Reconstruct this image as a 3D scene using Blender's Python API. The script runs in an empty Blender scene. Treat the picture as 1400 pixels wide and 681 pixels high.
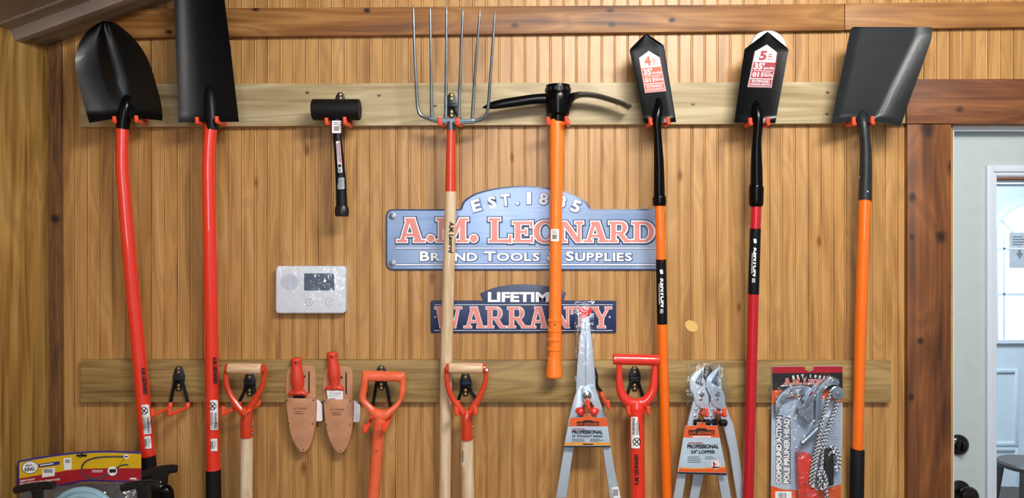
import bpy, bmesh, math, random
from mathutils import Vector, Matrix
random.seed(7)
SC = bpy.context.scene
COL = SC.collection
PI = math.pi
# ------------------------------------------------------------------ camera geometry
D, F, ZC = 2.3, 1035.0, 1.5            # camera 2.3 m from the wall, focal length in pixels, height
CX, CY = 700.0, 340.5
def P(px, py, d=0.0):
    """world point d metres in front of the wall that lies on the given sight line"""
    k = (D - d) / F
    return Vector(((px - CX) * k, -d, ZC + (CY - py) * k))
def M(px, d=0.0):
    return px * (D - d) / F

# ------------------------------------------------------------------ materials
def lin(h):
    h = h.lstrip('#'); r = []
    for i in (0, 2, 4):
        c = int(h[i:i+2], 16) / 255
        r.append(c / 12.92 if c <= .04045 else ((c + .055) / 1.055) ** 2.4)
    return (r[0], r[1], r[2], 1)
def newmat(name):
    m = bpy.data.materials.new(name); m.use_nodes = True
    nt = m.node_tree; b = nt.nodes['Principled BSDF']
    return m, nt, b
def N(nt, t, **kw):
    n = nt.nodes.new(t)
    for k, v in kw.items(): setattr(n, k, v)
    return n
def ramp(nt, stops):
    r = N(nt, 'ShaderNodeValToRGB'); e = r.color_ramp.elements
    while len(e) < len(stops): e.new(.5)
    for i, (p, c) in enumerate(stops):
        e[i].position = p; e[i].color = c if not isinstance(c, str) else lin(c)
    return r
def mat(name, col, rough=.5, metal=0, coat=0, var=.1, scale=25, bump=0, bscale=120, stretch=(1, 1, 1), spec=.5):
    m, nt, b = newmat(name); L = nt.links.new
    tc = N(nt, 'ShaderNodeTexCoord'); mp = N(nt, 'ShaderNodeMapping'); mp.inputs['Scale'].default_value = stretch
    L(tc.outputs['Object'], mp.inputs['Vector'])
    no = N(nt, 'ShaderNodeTexNoise'); no.inputs['Scale'].default_value = scale; no.inputs['Detail'].default_value = 4
    L(mp.outputs[0], no.inputs['Vector'])
    c = lin(col); v = var
    lo = tuple(x * (1 - v) for x in c[:3]) + (1,); hi = tuple(min(1, x * (1 + v)) for x in c[:3]) + (1,)
    r = ramp(nt, [(.3, lo), (.7, hi)])
    L(no.outputs['Fac'], r.inputs[0]); L(r.outputs[0], b.inputs['Base Color'])
    b.inputs['Roughness'].default_value = rough; b.inputs['Metallic'].default_value = metal
    b.inputs['Coat Weight'].default_value = coat; b.inputs['Coat Roughness'].default_value = .03
    b.inputs['Specular IOR Level'].default_value = spec
    if bump:
        n2 = N(nt, 'ShaderNodeTexNoise'); n2.inputs['Scale'].default_value = bscale; n2.inputs['Detail'].default_value = 3
        L(mp.outputs[0], n2.inputs['Vector'])
        bp = N(nt, 'ShaderNodeBump'); bp.inputs['Strength'].default_value = bump; bp.inputs['Distance'].default_value = .004
        L(n2.outputs['Fac'], bp.inputs['Height']); L(bp.outputs[0], b.inputs['Normal'])
    return m
def wood(name, dark, mid, light, axis='x', scale=1.0, knots=(), rough=.45, planks=0, contrast=1.0, coat=0.0, knotcol='#2e170c', fibre=.25, vein=.35):
    """knots: (world point, radius along grain, radius across)"""
    m, nt, b = newmat(name); L = nt.links.new
    ge = N(nt, 'ShaderNodeTexCoord')
    src = ge.outputs['Object']
    if planks:
        sx = N(nt, 'ShaderNodeSeparateXYZ'); L(src, sx.inputs[0])
        dv = N(nt, 'ShaderNodeMath', operation='DIVIDE'); dv.inputs[1].default_value = planks; L(sx.outputs['X'], dv.inputs[0])
        fl = N(nt, 'ShaderNodeMath', operation='FLOOR'); L(dv.outputs[0], fl.inputs[0])
        wn = N(nt, 'ShaderNodeTexWhiteNoise', noise_dimensions='1D'); L(fl.outputs[0], wn.inputs['W'])
        off = N(nt, 'ShaderNodeVectorMath', operation='SCALE'); off.inputs['Scale'].default_value = 3.0
        L(wn.outputs['Color'], off.inputs[0])
        ad = N(nt, 'ShaderNodeVectorMath', operation='ADD'); L(src, ad.inputs[0]); L(off.outputs[0], ad.inputs[1])
        src2 = ad.outputs[0]
    else:
        src2 = src
    def mapped(a, c):
        mp = N(nt, 'ShaderNodeMapping')
        mp.inputs['Scale'].default_value = (a, c, c) if axis == 'x' else (c, c, a)
        L(src2, mp.inputs['Vector']); return mp.outputs[0]
    n1 = N(nt, 'ShaderNodeTexNoise'); n1.inputs['Scale'].default_value = 1; n1.inputs['Detail'].default_value = 5; n1.inputs['Distortion'].default_value = 1.2
    L(mapped(1.5 * scale, 24 * scale), n1.inputs['Vector'])
    n2 = N(nt, 'ShaderNodeTexNoise'); n2.inputs['Scale'].default_value = 1; n2.inputs['Detail'].default_value = 3
    L(mapped(5 * scale, 170 * scale), n2.inputs['Vector'])
    n4 = N(nt, 'ShaderNodeTexNoise'); n4.inputs['Scale'].default_value = 1; n4.inputs['Detail'].default_value = 2
    L(mapped(1.1 * scale, 7 * scale), n4.inputs['Vector'])
    # growth rings : bands of a slow noise
    mu = N(nt, 'ShaderNodeMath', operation='MULTIPLY'); mu.inputs[1].default_value = 46; L(n4.outputs['Fac'], mu.inputs[0])
    si = N(nt, 'ShaderNodeMath', operation='SINE'); L(mu.outputs[0], si.inputs[0])
    m1 = N(nt, 'ShaderNodeMath', operation='MULTIPLY_ADD'); m1.inputs[1].default_value = .10; L(si.outputs[0], m1.inputs[0]); L(n1.outputs['Fac'], m1.inputs[2])
    m2 = N(nt, 'ShaderNodeMath', operation='MULTIPLY_ADD'); m2.inputs[1].default_value = fibre; L(n2.outputs['Fac'], m2.inputs[0]); L(m1.outputs[0], m2.inputs[2])
    w = .26 / contrast
    r = ramp(nt, [(.62 - w, dark), (.62, mid), (.62 + w, light)])
    L(m2.outputs[0], r.inputs[0]); col = r.outputs[0]
    vr = N(nt, 'ShaderNodeMapRange'); vr.inputs['From Min'].default_value = .72; vr.inputs['From Max'].default_value = 1.0; vr.inputs['To Max'].default_value = vein
    L(si.outputs[0], vr.inputs['Value'])
    vx = N(nt, 'ShaderNodeMix', data_type='RGBA'); L(vr.outputs[0], vx.inputs['Factor']); L(col, vx.inputs['A']); vx.inputs['B'].default_value = lin(dark); col = vx.outputs['Result']
    if planks:
        mr = N(nt, 'ShaderNodeMapRange'); mr.inputs['To Min'].default_value = .95; mr.inputs['To Max'].default_value = 1.04
        L(wn.outputs['Value'], mr.inputs['Value'])
        vm = N(nt, 'ShaderNodeVectorMath', operation='SCALE'); L(col, vm.inputs[0]); L(mr.outputs[0], vm.inputs['Scale']); col = vm.outputs[0]
    fac = None
    nk = N(nt, 'ShaderNodeTexNoise'); nk.inputs['Scale'].default_value = 45
    if knots: L(src, nk.inputs['Vector'])
    for (k, ra, rc) in knots:
        su = N(nt, 'ShaderNodeVectorMath', operation='SUBTRACT'); L(src, su.inputs[0]); su.inputs[1].default_value = k
        sc = N(nt, 'ShaderNodeVectorMath', operation='MULTIPLY'); L(su.outputs[0], sc.inputs[0])
        sc.inputs[1].default_value = (1/ra, 0, 1/rc) if axis == 'x' else (1/rc, 0, 1/ra)
        ln = N(nt, 'ShaderNodeVectorMath', operation='LENGTH'); L(sc.outputs[0], ln.inputs[0])
        wob = N(nt, 'ShaderNodeMath', operation='MULTIPLY_ADD'); wob.inputs[1].default_value = .9; L(nk.outputs['Fac'], wob.inputs[0]); L(ln.outputs['Value'], wob.inputs[2])
        mr = N(nt, 'ShaderNodeMapRange'); mr.inputs['From Min'].default_value = 1.75; mr.inputs['From Max'].default_value = .85
        L(wob.outputs[0], mr.inputs['Value'])
        if fac is None: fac = mr.outputs[0]
        else:
            mx = N(nt, 'ShaderNodeMath', operation='MAXIMUM'); L(fac, mx.inputs[0]); L(mr.outputs[0], mx.inputs[1]); fac = mx.outputs[0]
    if fac is not None:
        mi = N(nt, 'ShaderNodeMix', data_type='RGBA'); L(fac, mi.inputs['Factor']); L(col, mi.inputs['A']); mi.inputs['B'].default_value = lin(knotcol); col = mi.outputs['Result']
    L(col, b.inputs['Base Color'])
    b.inputs['Roughness'].default_value = rough; b.inputs['Coat Weight'].default_value = coat; b.inputs['Coat Roughness'].default_value = .25
    bp = N(nt, 'ShaderNodeBump'); bp.inputs['Strength'].default_value = .15; bp.inputs['Distance'].default_value = .002
    L(m2.outputs[0], bp.inputs['Height']); L(bp.outputs[0], b.inputs['Normal'])
    return m
def film(name, tint='#ffffff', gloss=.12, crinkle=.6, scale=18):
    """thin clear plastic: mostly see-through with crinkled glossy reflections"""
    m, nt, b = newmat(name); L = nt.links.new
    nt.nodes.remove(b); out = nt.nodes['Material Output']
    tr = N(nt, 'ShaderNodeBsdfTransparent'); tr.inputs[0].default_value = lin(tint)
    gl = N(nt, 'ShaderNodeBsdfGlossy'); gl.inputs['Roughness'].default_value = .12
    tc = N(nt, 'ShaderNodeTexCoord')
    no = N(nt, 'ShaderNodeTexNoise'); no.inputs['Scale'].default_value = scale; no.inputs['Detail'].default_value = 3; no.inputs['Distortion'].default_value = 1.5
    L(tc.outputs['Object'], no.inputs['Vector'])
    bp = N(nt, 'ShaderNodeBump'); bp.inputs['Strength'].default_value = crinkle; bp.inputs['Distance'].default_value = .02
    L(no.outputs['Fac'], bp.inputs['Height']); L(bp.outputs[0], gl.inputs['Normal'])
    mx = N(nt, 'ShaderNodeMixShader'); mx.inputs[0].default_value = gloss
    L(tr.outputs[0], mx.inputs[1]); L(gl.outputs[0], mx.inputs[2]); L(mx.outputs[0], out.inputs['Surface'])
    return m

MAT = {}
def defm(k, *a, **kw): MAT[k] = mat(k, *a, **kw)
defm('black_gloss', '#050507', rough=.24, coat=.1, var=.2, spec=.15)
defm('shovel_black', '#050507', rough=.33, coat=.06, var=.2, spec=.3)
defm('cast_metal', '#a4b2c1', rough=.28, metal=.75, var=.12, scale=40)
defm('black_satin', '#0c0e14', rough=.4, var=.15, spec=.22)
defm('black_rubber', '#101012', rough=.6, var=.15, spec=.25)
defm('black_plastic', '#18191c', rough=.36, var=.15, spec=.4)
defm('bracket', '#2b3038', rough=.4, metal=.5, var=.15)
defm('brass', '#b89a58', rough=.35, metal=.9)
defm('red_handle', '#e8321e', rough=.35, coat=1, var=.04)
defm('red_yoke', '#cf3a18', rough=.3, coat=1, var=.05)
defm('red_plastic', '#e03426', rough=.3, coat=.8, var=.04)
defm('crimson', '#b80f20', rough=.35, coat=.6, var=.05)
defm('orange', '#f2700f', rough=.35, coat=.6, var=.04)
defm('orange_pick', '#f97f28', rough=.35, coat=.25, var=.04)
defm('orange_poly', '#ee6a44', rough=.32, coat=.4, var=.06)
defm('vinyl_red', '#fb5636', rough=.35, coat=.2, var=.05)
defm('knife_red', '#d8402c', rough=.4, var=.06)
defm('steel', '#8d949b', rough=.32, metal=.9, var=.12)
defm('steel_dark', '#6b747c', rough=.38, metal=.75, var=.2, scale=50)
defm('gunmetal', '#292c2f', rough=.42, metal=.3, coat=.05, var=.12, scale=14, bump=.08)
defm('alu', '#cfdae6', rough=.35, metal=.35, var=.06)
defm('silver_paint', '#bccad9', rough=.3, metal=.3, coat=.3, var=.06)
defm('chrome', '#d6dadf', rough=.15, metal=1)
defm('white_plastic', '#e6ebf2', rough=.4, var=.03)
defm('white', '#eceef0', rough=.5, var=.02)
defm('ink', '#141416', rough=.6, var=.05)
defm('ink_grey', '#6d7278', rough=.6, var=.05)
defm('leather', '#bf8a66', rough=.6, var=.14, scale=30, bump=.12, bscale=220)
defm('leather_print', '#6a3f24', rough=.7)
defm('navy', '#25355c', rough=.4, var=.06)
defm('sign_edge', '#3b4a70', rough=.35, var=.05)
defm('sign_white', '#f2f6fc', rough=.35, var=.02)
defm('sign_salmon', '#df8a80', rough=.35, var=.05, scale=12)
defm('sign_shadow', '#3f588a', rough=.4, var=.05)
defm('label_orange', '#d4481a', rough=.45, var=.04)
defm('label_white', '#cdd1d6', rough=.5, var=.02)
defm('label_red', '#9c1626', rough=.45, var=.04)
defm('card_orange', '#df5a22', rough=.35, coat=.3, var=.05)
defm('card_silver', '#b0c1d3', rough=.35, coat=.3, var=.05)
defm('card_yellow', '#d8b01c', rough=.35, coat=.3, var=.05)
defm('card_red', '#a3192b', rough=.35, coat=.3, var=.05)
defm('card_blue', '#2b2a7e', rough=.35, coat=.3, var=.05)
defm('card_amber', '#e39a35', rough=.4, var=.05)
defm('hose_blue', '#8fb7c6', rough=.35, coat=.3, var=.08)
defm('bag_grey', '#6c6a6e', rough=.4, var=.1)
defm('pink', '#c23560', rough=.5)
defm('patch', '#d9b468', rough=.6, var=.08)
defm('door_paint', '#b4c0c0', rough=.45, var=.03)
defm('door_trim', '#ccd6e2', rough=.35, var=.02)
defm('far_door', '#c4d4e0', rough=.45, var=.03)
defm('dark_floor', '#3b3532', rough=.5, var=.2)
defm('floor_wood', '#7a6a58', rough=.5, var=.15, scale=6)
defm('bronze', '#1b1513', rough=.28, metal=.6, coat=.4)
defm('stool_wood', '#241d1a', rough=.45)
defm('screen', '#58677c', rough=.25, coat=.4, var=.1)
defm('speaker_grey', '#ccd3e2', rough=.5, var=.03)
defm('line_grey', '#a9b2ba', rough=.5)
defm('rope_white', '#dfe3e6', rough=.8, var=.06)
defm('rope_black', '#1b1c20', rough=.8)
defm('metal_ceiling', '#93877f', rough=.4, metal=.1, coat=.2, var=.08, scale=8)
MAT['sleeve'] = film('sleeve', '#fbfdff', .07, 1.0, 10)
MAT['wrap'] = film('wrap', '#fafcff', .10, .8, 24)
MAT['bag'] = film('bag', '#e6ecf0', .16, .9, 16)
MAT['glass'] = film('glass', '#f4f9fb', .05, 0, 1)
def brushed(name, a, b_):
    m, nt, b = newmat(name); L = nt.links.new
    tc = N(nt, 'ShaderNodeTexCoord'); mp = N(nt, 'ShaderNodeMapping'); mp.inputs['Scale'].default_value = (5, 5, 420)
    L(tc.outputs['Object'], mp.inputs['Vector'])
    no = N(nt, 'ShaderNodeTexNoise'); no.inputs['Scale'].default_value = 1; no.inputs['Detail'].default_value = 4; L(mp.outputs[0], no.inputs['Vector'])
    mp2 = N(nt, 'ShaderNodeMapping'); mp2.inputs['Scale'].default_value = (4, 1, 5); L(tc.outputs['Object'], mp2.inputs['Vector'])
    n2 = N(nt, 'ShaderNodeTexNoise'); n2.inputs['Scale'].default_value = 1; L(mp2.outputs[0], n2.inputs['Vector'])
    ad = N(nt, 'ShaderNodeMath', operation='MULTIPLY_ADD'); ad.inputs[1].default_value = .4; L(no.outputs['Fac'], ad.inputs[0]); L(n2.outputs['Fac'], ad.inputs[2])
    r = ramp(nt, [(.45, a), (.95, b_)]); L(ad.outputs[0], r.inputs[0]); L(r.outputs[0], b.inputs['Base Color'])
    b.inputs['Roughness'].default_value = .3; b.inputs['Metallic'].default_value = .25
    return m
MAT['sign_blue'] = brushed('sign_blue', '#6c86b0', '#a8bcd8')
MAT['handle_wood'] = wood('handle_wood', '#c9ac86', '#dcc5a4', '#ead9bf', 'z', 2.2, rough=.4, coat=.2, fibre=.2)
MAT['grip_wood'] = wood('grip_wood', '#cfa680', '#dfbf9b', '#e8cfae', 'x', 2.4, rough=.4, coat=.25, fibre=.2)

# ------------------------------------------------------------------ objects
def linkobj(name, me, m, parent=None, origin=None):
    o = bpy.data.objects.new(name, me); COL.objects.link(o)
    if m is not None: me.materials.append(MAT[m] if isinstance(m, str) else m)
    return o
ROOTLOC = {}
def empty(name, loc, label, cat, group=None):
    o = bpy.data.objects.new(name, None); COL.objects.link(o); o.location = loc
    o.empty_display_size = .03
    o['label'] = label; o['category'] = cat
    if group: o['group'] = group
    ROOTLOC[o.name] = Vector(loc)
    return o
def build(name, bm, m, parent=None, sharp=35, recalc=True, label=None):
    if recalc: bmesh.ops.recalc_face_normals(bm, faces=bm.faces)
    base = ROOTLOC.get(parent.name, Vector((0, 0, 0))) if parent else Vector((0, 0, 0))
    if base.length: bmesh.ops.translate(bm, vec=-base, verts=bm.verts)
    me = bpy.data.meshes.new(name); bm.to_mesh(me); bm.free()
    for p in me.polygons: p.use_smooth = True
    me.set_sharp_from_angle(angle=math.radians(sharp))
    o = linkobj(name, me, m)
    if parent: o.parent = parent
    ROOTLOC[o.name] = base
    if label: o['label'] = label
    return o
def struct(name, bm, m, label=None, sharp=35):
    o = build(name, bm, m, None, sharp); o['kind'] = 'structure'
    return o
def single(name, bm, m, label, cat, group=None, sharp=35):
    """a thing that is one mesh; its origin goes to its centre bottom"""
    vs = [v.co for v in bm.verts]
    c = Vector(((min(v.x for v in vs)+max(v.x for v in vs))/2, (min(v.y for v in vs)+max(v.y for v in vs))/2, min(v.z for v in vs)))
    bmesh.ops.translate(bm, vec=-c, verts=bm.verts)
    o = build(name, bm, m, None, sharp); o.location = c
    ROOTLOC[o.name] = c
    o['label'] = label; o['category'] = cat
    if group: o['group'] = group
    return o

# ------------------------------------------------------------------ geometry
def catmull(pts, n=6):
    pts = [tuple(p) for p in pts]
    out = []
    for i in range(len(pts)-1):
        p0 = pts[max(i-1, 0)]; p1 = pts[i]; p2 = pts[i+1]; p3 = pts[min(i+2, len(pts)-1)]
        for k in range(n):
            t = k / n
            out.append(tuple(.5*((2*b)+(-a+c)*t+(2*a-5*b+4*c-d)*t*t+(-a+3*b-3*c+d)*t**3) for a, b, c, d in zip(p0, p1, p2, p3)))
    out.append(pts[-1]); return out
def sweep(bm, pts, radii, n=16, flat=1.0, caps=True, up=None):
    """tube along world points; flat<1 squashes it in depth (y)"""
    rings = []
    npt = len(pts)
    ref = None
    for i, p in enumerate(pts):
        a = pts[max(i-1, 0)]; b = pts[min(i+1, npt-1)]
        t = (b - a)
        if t.length < 1e-9: t = Vector((0, 0, 1))
        t.normalize()
        if ref is None:
            ref = Vector((0, 1, 0)) if abs(t.y) < .9 else Vector((1, 0, 0))
        u = (ref - t * ref.dot(t)).normalized(); ref = u
        w = t.cross(u)
        ring = []
        for k in range(n):
            an = 2*PI*k/n
            off = u*math.cos(an)*radii[i] + w*math.sin(an)*radii[i]
            off.y *= flat
            ring.append(bm.verts.new(p + off))
        rings.append(ring)
    for i in range(npt-1):
        for k in range(n):
            bm.faces.new((rings[i][k], rings[i][(k+1) % n], rings[i+1][(k+1) % n], rings[i+1][k]))
    if caps:
        bm.faces.new(rings[0][::-1]); bm.faces.new(rings[-1])
def tube(bm, spec, n=16, smooth=0, flat=1.0, caps=True):
    """spec: list of (px, py, d, radius_px)"""
    if smooth: spec = catmull(spec, smooth)
    pts = [P(x, y, d) for x, y, d, r in spec]
    sweep(bm, pts, [max(M(r, d), .0002) for x, y, d, r in spec], n, flat, caps)
    return bm
def T(spec, **kw):
    bm = bmesh.new(); tube(bm, spec, **kw); return bm
def plate(bm, outline, d0, d1, bevel=0.0, seg=2):
    """solid plate: outline in pixels of its FRONT face at depth d1, back face at d0"""
    front = [bm.verts.new(P(x, y, d1)) for x, y in outline]
    back = [bm.verts.new(v.co + Vector((0, d1 - d0, 0))) for v in front]
    n = len(front)
    fs = [bm.faces.new(front), bm.faces.new(back[::-1])]
    side = []
    for i in range(n):
        side.append(bm.faces.new((front[i], back[i], back[(i+1) % n], front[(i+1) % n])))
    bmesh.ops.recalc_face_normals(bm, faces=fs + side)
    if bevel:
        ed = set(fs[0].edges)
        bmesh.ops.bevel(bm, geom=list(ed), offset=bevel, segments=seg, profile=.5, affect='EDGES', clamp_overlap=True)
    return bm
def PL(outline, d0, d1, bevel=0.0, seg=2):
    bm = bmesh.new(); plate(bm, outline, d0, d1, bevel, seg); return bm
def plate_hole(outer, inner, d0, d1):
    """ring plate: outer and inner have the same number of points"""
    bm = bmesh.new()
    def loop(pts): 
        f = [bm.verts.new(P(x, y, d1)) for x, y in pts]
        b = [bm.verts.new(v.co + Vector((0, d1-d0, 0))) for v in f]
        return f, b
    of, ob = loop(outer); jf, jb = loop(inner); n = len(of)
    for i in range(n):
        j = (i+1) % n
        bm.faces.new((of[i], of[j], jf[j], jf[i])); bm.faces.new((ob[i], jb[i], jb[j], ob[j]))
        bm.faces.new((of[i], ob[i], ob[j], of[j])); bm.faces.new((jf[i], jf[j], jb[j], jb[i]))
    return bm
def rrect(x0, y0, x1, y1, r, n=5):
    pts = []
    for cx, cy, a0 in ((x1-r, y0+r, -90), (x1-r, y1-r, 0), (x0+r, y1-r, 90), (x0+r, y0+r, 180)):
        for k in range(n+1):
            a = math.radians(a0 + 90*k/n); pts.append((cx+r*math.cos(a), cy+r*math.sin(a)))
    return pts
def ell(cx, cy, rx, ry, n=28, rot=0):
    c, s = math.cos(math.radians(rot)), math.sin(math.radians(rot))
    o = []
    for k in range(n):
        a = 2*PI*k/n; x, y = rx*math.cos(a), ry*math.sin(a)
        o.append((cx + x*c - y*s, cy + x*s + y*c))
    return o
def wbox(bm, x0, x1, y0, y1, z0, z1, bevel=0):
    r = bmesh.ops.create_cube(bm, size=1)
    vs = r['verts']
    for v in vs:
        v.co = Vector((x0 if v.co.x < 0 else x1, y0 if v.co.y < 0 else y1, z0 if v.co.z < 0 else z1))
    if bevel:
        es = list({e for v in vs for e in v.link_edges})
        bmesh.ops.bevel(bm, geom=es, offset=bevel, segments=2, profile=.5, affect='EDGES')
    return bm
def WB(*a, **k):
    bm = bmesh.new(); return wbox(bm, *a, **k)
def resample(ch, n):
    L = [0]
    for a, b in zip(ch, ch[1:]): L.append(L[-1] + math.hypot(b[0]-a[0], b[1]-a[1]))
    out = []
    for k in range(n+1):
        t = L[-1]*k/n; i = 0
        while i < len(L)-2 and L[i+1] < t: i += 1
        f = (t-L[i])/max(L[i+1]-L[i], 1e-9)
        out.append((ch[i][0]+(ch[i+1][0]-ch[i][0])*f, ch[i][1]+(ch[i+1][1]-ch[i][1])*f))
    return out
def blade(left, right, depth, nu=28, nv=36, th=.0022, smooth=4, dy=None):
    """sheet of metal between a left and a right edge chain (bottom to top); depth(u,v), u in -1..1, v in 0..1"""
    if smooth: left, right = catmull(left, smooth), catmull(right, smooth)
    A, B = resample(left, nv), resample(right, nv)
    bm = bmesh.new(); fr = []; bk = []
    for j in range(nv+1):
        v = j/nv; row = []; rb = []
        for i in range(nu+1):
            s = i/nu; u = 2*s-1
            p = P(A[j][0]+(B[j][0]-A[j][0])*s, A[j][1]+(B[j][1]-A[j][1])*s - (dy(u, v) if dy else 0), depth(u, v))
            row.append(bm.verts.new(p)); rb.append(bm.verts.new(p + Vector((0, th, 0))))
        fr.append(row); bk.append(rb)
    for j in range(nv):
        for i in range(nu):
            bm.faces.new((fr[j][i], fr[j][i+1], fr[j+1][i+1], fr[j+1][i]))
            bm.faces.new((bk[j][i], bk[j+1][i], bk[j+1][i+1], bk[j][i+1]))
    for j in range(nv):
        bm.faces.new((fr[j][0], fr[j+1][0], bk[j+1][0], bk[j][0])); bm.faces.new((fr[j][nu], bk[j][nu], bk[j+1][nu], fr[j+1][nu]))
    for i in range(nu):
        bm.faces.new((fr[0][i], bk[0][i], bk[0][i+1], fr[0][i+1])); bm.faces.new((fr[nv][i], fr[nv][i+1], bk[nv][i+1], bk[nv][i]))
    bmesh.ops.remove_doubles(bm, verts=bm.verts, dist=1e-5)
    return bm

# ------------------------------------------------------------------ printing on surfaces
EPS = .0005
class Flat:
    """printing plane: local x to the right, y up, turned by ang, origin at a pixel, depth may slope"""
    def __init__(s, px, py, d, ang=0, df=None): s.px, s.py, s.d, s.a, s.df = px, py, d, math.radians(ang), df; s.r = None
    def __call__(s, x, y, lift=1):
        c, q = math.cos(s.a), math.sin(s.a)
        px, py = s.px + x*c - y*q, s.py - (x*q + y*c)
        d = s.df(px, py) if s.df else s.d
        return P(px, py, d + EPS*lift)
class Round:
    """printing on a tube: x runs along the axis from A to B, y across it (to the left of travel on the picture)"""
    def __init__(s, A, B, x0=0, y0=0, flip=1, flat=1.0): s.A, s.B, s.x0, s.y0, s.flip, s.flat = A, B, x0, y0, flip, flat; s.r = min(A[3], B[3])
    def __call__(s, x, y, lift=1):
        A, B = s.A, s.B
        x += s.x0; y += s.y0
        dx, dy = B[0]-A[0], B[1]-A[1]; L = math.hypot(dx, dy); f = x/L
        cx, cy, d, r = [a+(b-a)*f for a, b in zip(A, B)]
        nx, ny = dy/L, -dx/L
        y *= s.flip
        yy = max(-r*.97, min(r*.97, y))
        k = M(1, d)
        return P(cx + nx*y, cy + ny*y, d + s.flat*math.sqrt(r*r - yy*yy)*k + EPS*lift)
def mapped(polys, mp, lift=1, bm=None, stag=0):
    bm = bm or bmesh.new()
    tmp = bmesh.new()
    for i, poly in enumerate(polys):
        try: tmp.faces.new([tmp.verts.new((x, y, i*stag)) for x, y in poly])
        except ValueError: pass
    return finish(tmp, mp, lift, bm)
def finish(tmp, mp, lift, bm):
    if mp.r or getattr(mp, 'df', None):
        ys = [v.co.y for v in tmp.verts]; xs = [v.co.x for v in tmp.verts]
        step = (mp.r or 8)/6
        y = math.floor(min(ys)/step)*step
        while y < max(ys):
            bmesh.ops.bisect_plane(tmp, geom=tmp.verts[:]+tmp.edges[:]+tmp.faces[:], plane_co=(0, y, 0), plane_no=(0, 1, 0)); y += step
        if getattr(mp, 'df', None):
            x = min(xs)
            while x < max(xs):
                bmesh.ops.bisect_plane(tmp, geom=tmp.verts[:]+tmp.edges[:]+tmp.faces[:], plane_co=(x, 0, 0), plane_no=(1, 0, 0)); x += 4
    vm = {}
    for v in tmp.verts: vm[v] = bm.verts.new(mp(v.co.x, v.co.y, lift + v.co.z))
    for f in tmp.faces:
        try: bm.faces.new([vm[v] for v in f.verts])
        except ValueError: pass
    tmp.free(); return bm
_tcache = {}
def textmesh(s, bold=0.0, shear=0.0, space=1.0, width=1.0):
    key = (s, bold, shear, space)
    if key not in _tcache:
        c = bpy.data.curves.new('t', 'FONT'); c.body = s; c.size = 1; c.offset = bold; c.shear = shear; c.space_character = space
        c.resolution_u = 3; c.fill_mode = 'FRONT' if hasattr(c, 'fill_mode') else c.fill_mode
        o = bpy.data.objects.new('t', c); COL.objects.link(o)
        dg = bpy.context.evaluated_depsgraph_get()
        me = bpy.data.meshes.new_from_object(o.evaluated_get(dg))
        vs = [(v.co.x, v.co.y) for v in me.vertices]; fs = [tuple(p.vertices) for p in me.polygons]
        bpy.data.objects.remove(o); bpy.data.curves.remove(c); bpy.data.meshes.remove(me)
        _tcache[key] = (vs, fs)
    return _tcache[key]
def text(s, mp, w=None, h=None, x=0, y=0, bold=.02, shear=0, space=1.0, lift=1, bm=None, anchor='l'):
    """write s so that its box is w x h local pixels with the lower left corner at x, y"""
    bm = bm or bmesh.new()
    vs, fs = textmesh(s, bold, shear, space)
    if not vs: return bm
    x0, x1 = min(v[0] for v in vs), max(v[0] for v in vs); y0, y1 = min(v[1] for v in vs), max(v[1] for v in vs)
    sy = h/(y1-y0) if h else None; sx = w/(x1-x0) if w else None
    sx = sx or sy; sy = sy or sx
    ox = x - (x1-x0)*sx/2 if anchor == 'c' else x
    tmp = bmesh.new()
    vv = [tmp.verts.new((ox+(a-x0)*sx, y+(b-y0)*sy, 0)) for a, b in vs]
    for f in fs:
        try: tmp.faces.new([vv[i] for i in f])
        except ValueError: pass
    return finish(tmp, mp, lift, bm)
def rect(x0, y0, x1, y1): return [(x0, y0), (x1, y0), (x1, y1), (x0, y1)]
def lrr(x0, y0, x1, y1, r): return rrect(x0, y0, x1, y1, r, 3)
def bars(x0, y0, x1, y1, n=11, seed=1):
    rnd = random.Random(seed); o = []; p = (x1-x0)/n
    for i in range(n):
        w = p*rnd.choice((.3, .5, .7)); o.append(rect(x0+i*p, y0, x0+i*p+w, y1))
    return o
def lines(x0, y0, x1, y1, n, seed=1, th=.45):
    rnd = random.Random(seed); o = []; p = (y1-y0)/n
    for i in range(n):
        yy = y1-(i+.75)*p; o.append(rect(x0, yy, x0+(x1-x0)*rnd.uniform(.65, 1), yy+p*th))
    return o
def annulus(cx, cy, r, w, n=24):
    return [[(cx+(r-w*a)*math.cos(2*PI*k/n), cy+(r-w*a)*math.sin(2*PI*k/n)) for a, k in ((0, i), (0, i+1), (1, i+1), (1, i))] for i in range(n)]

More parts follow.
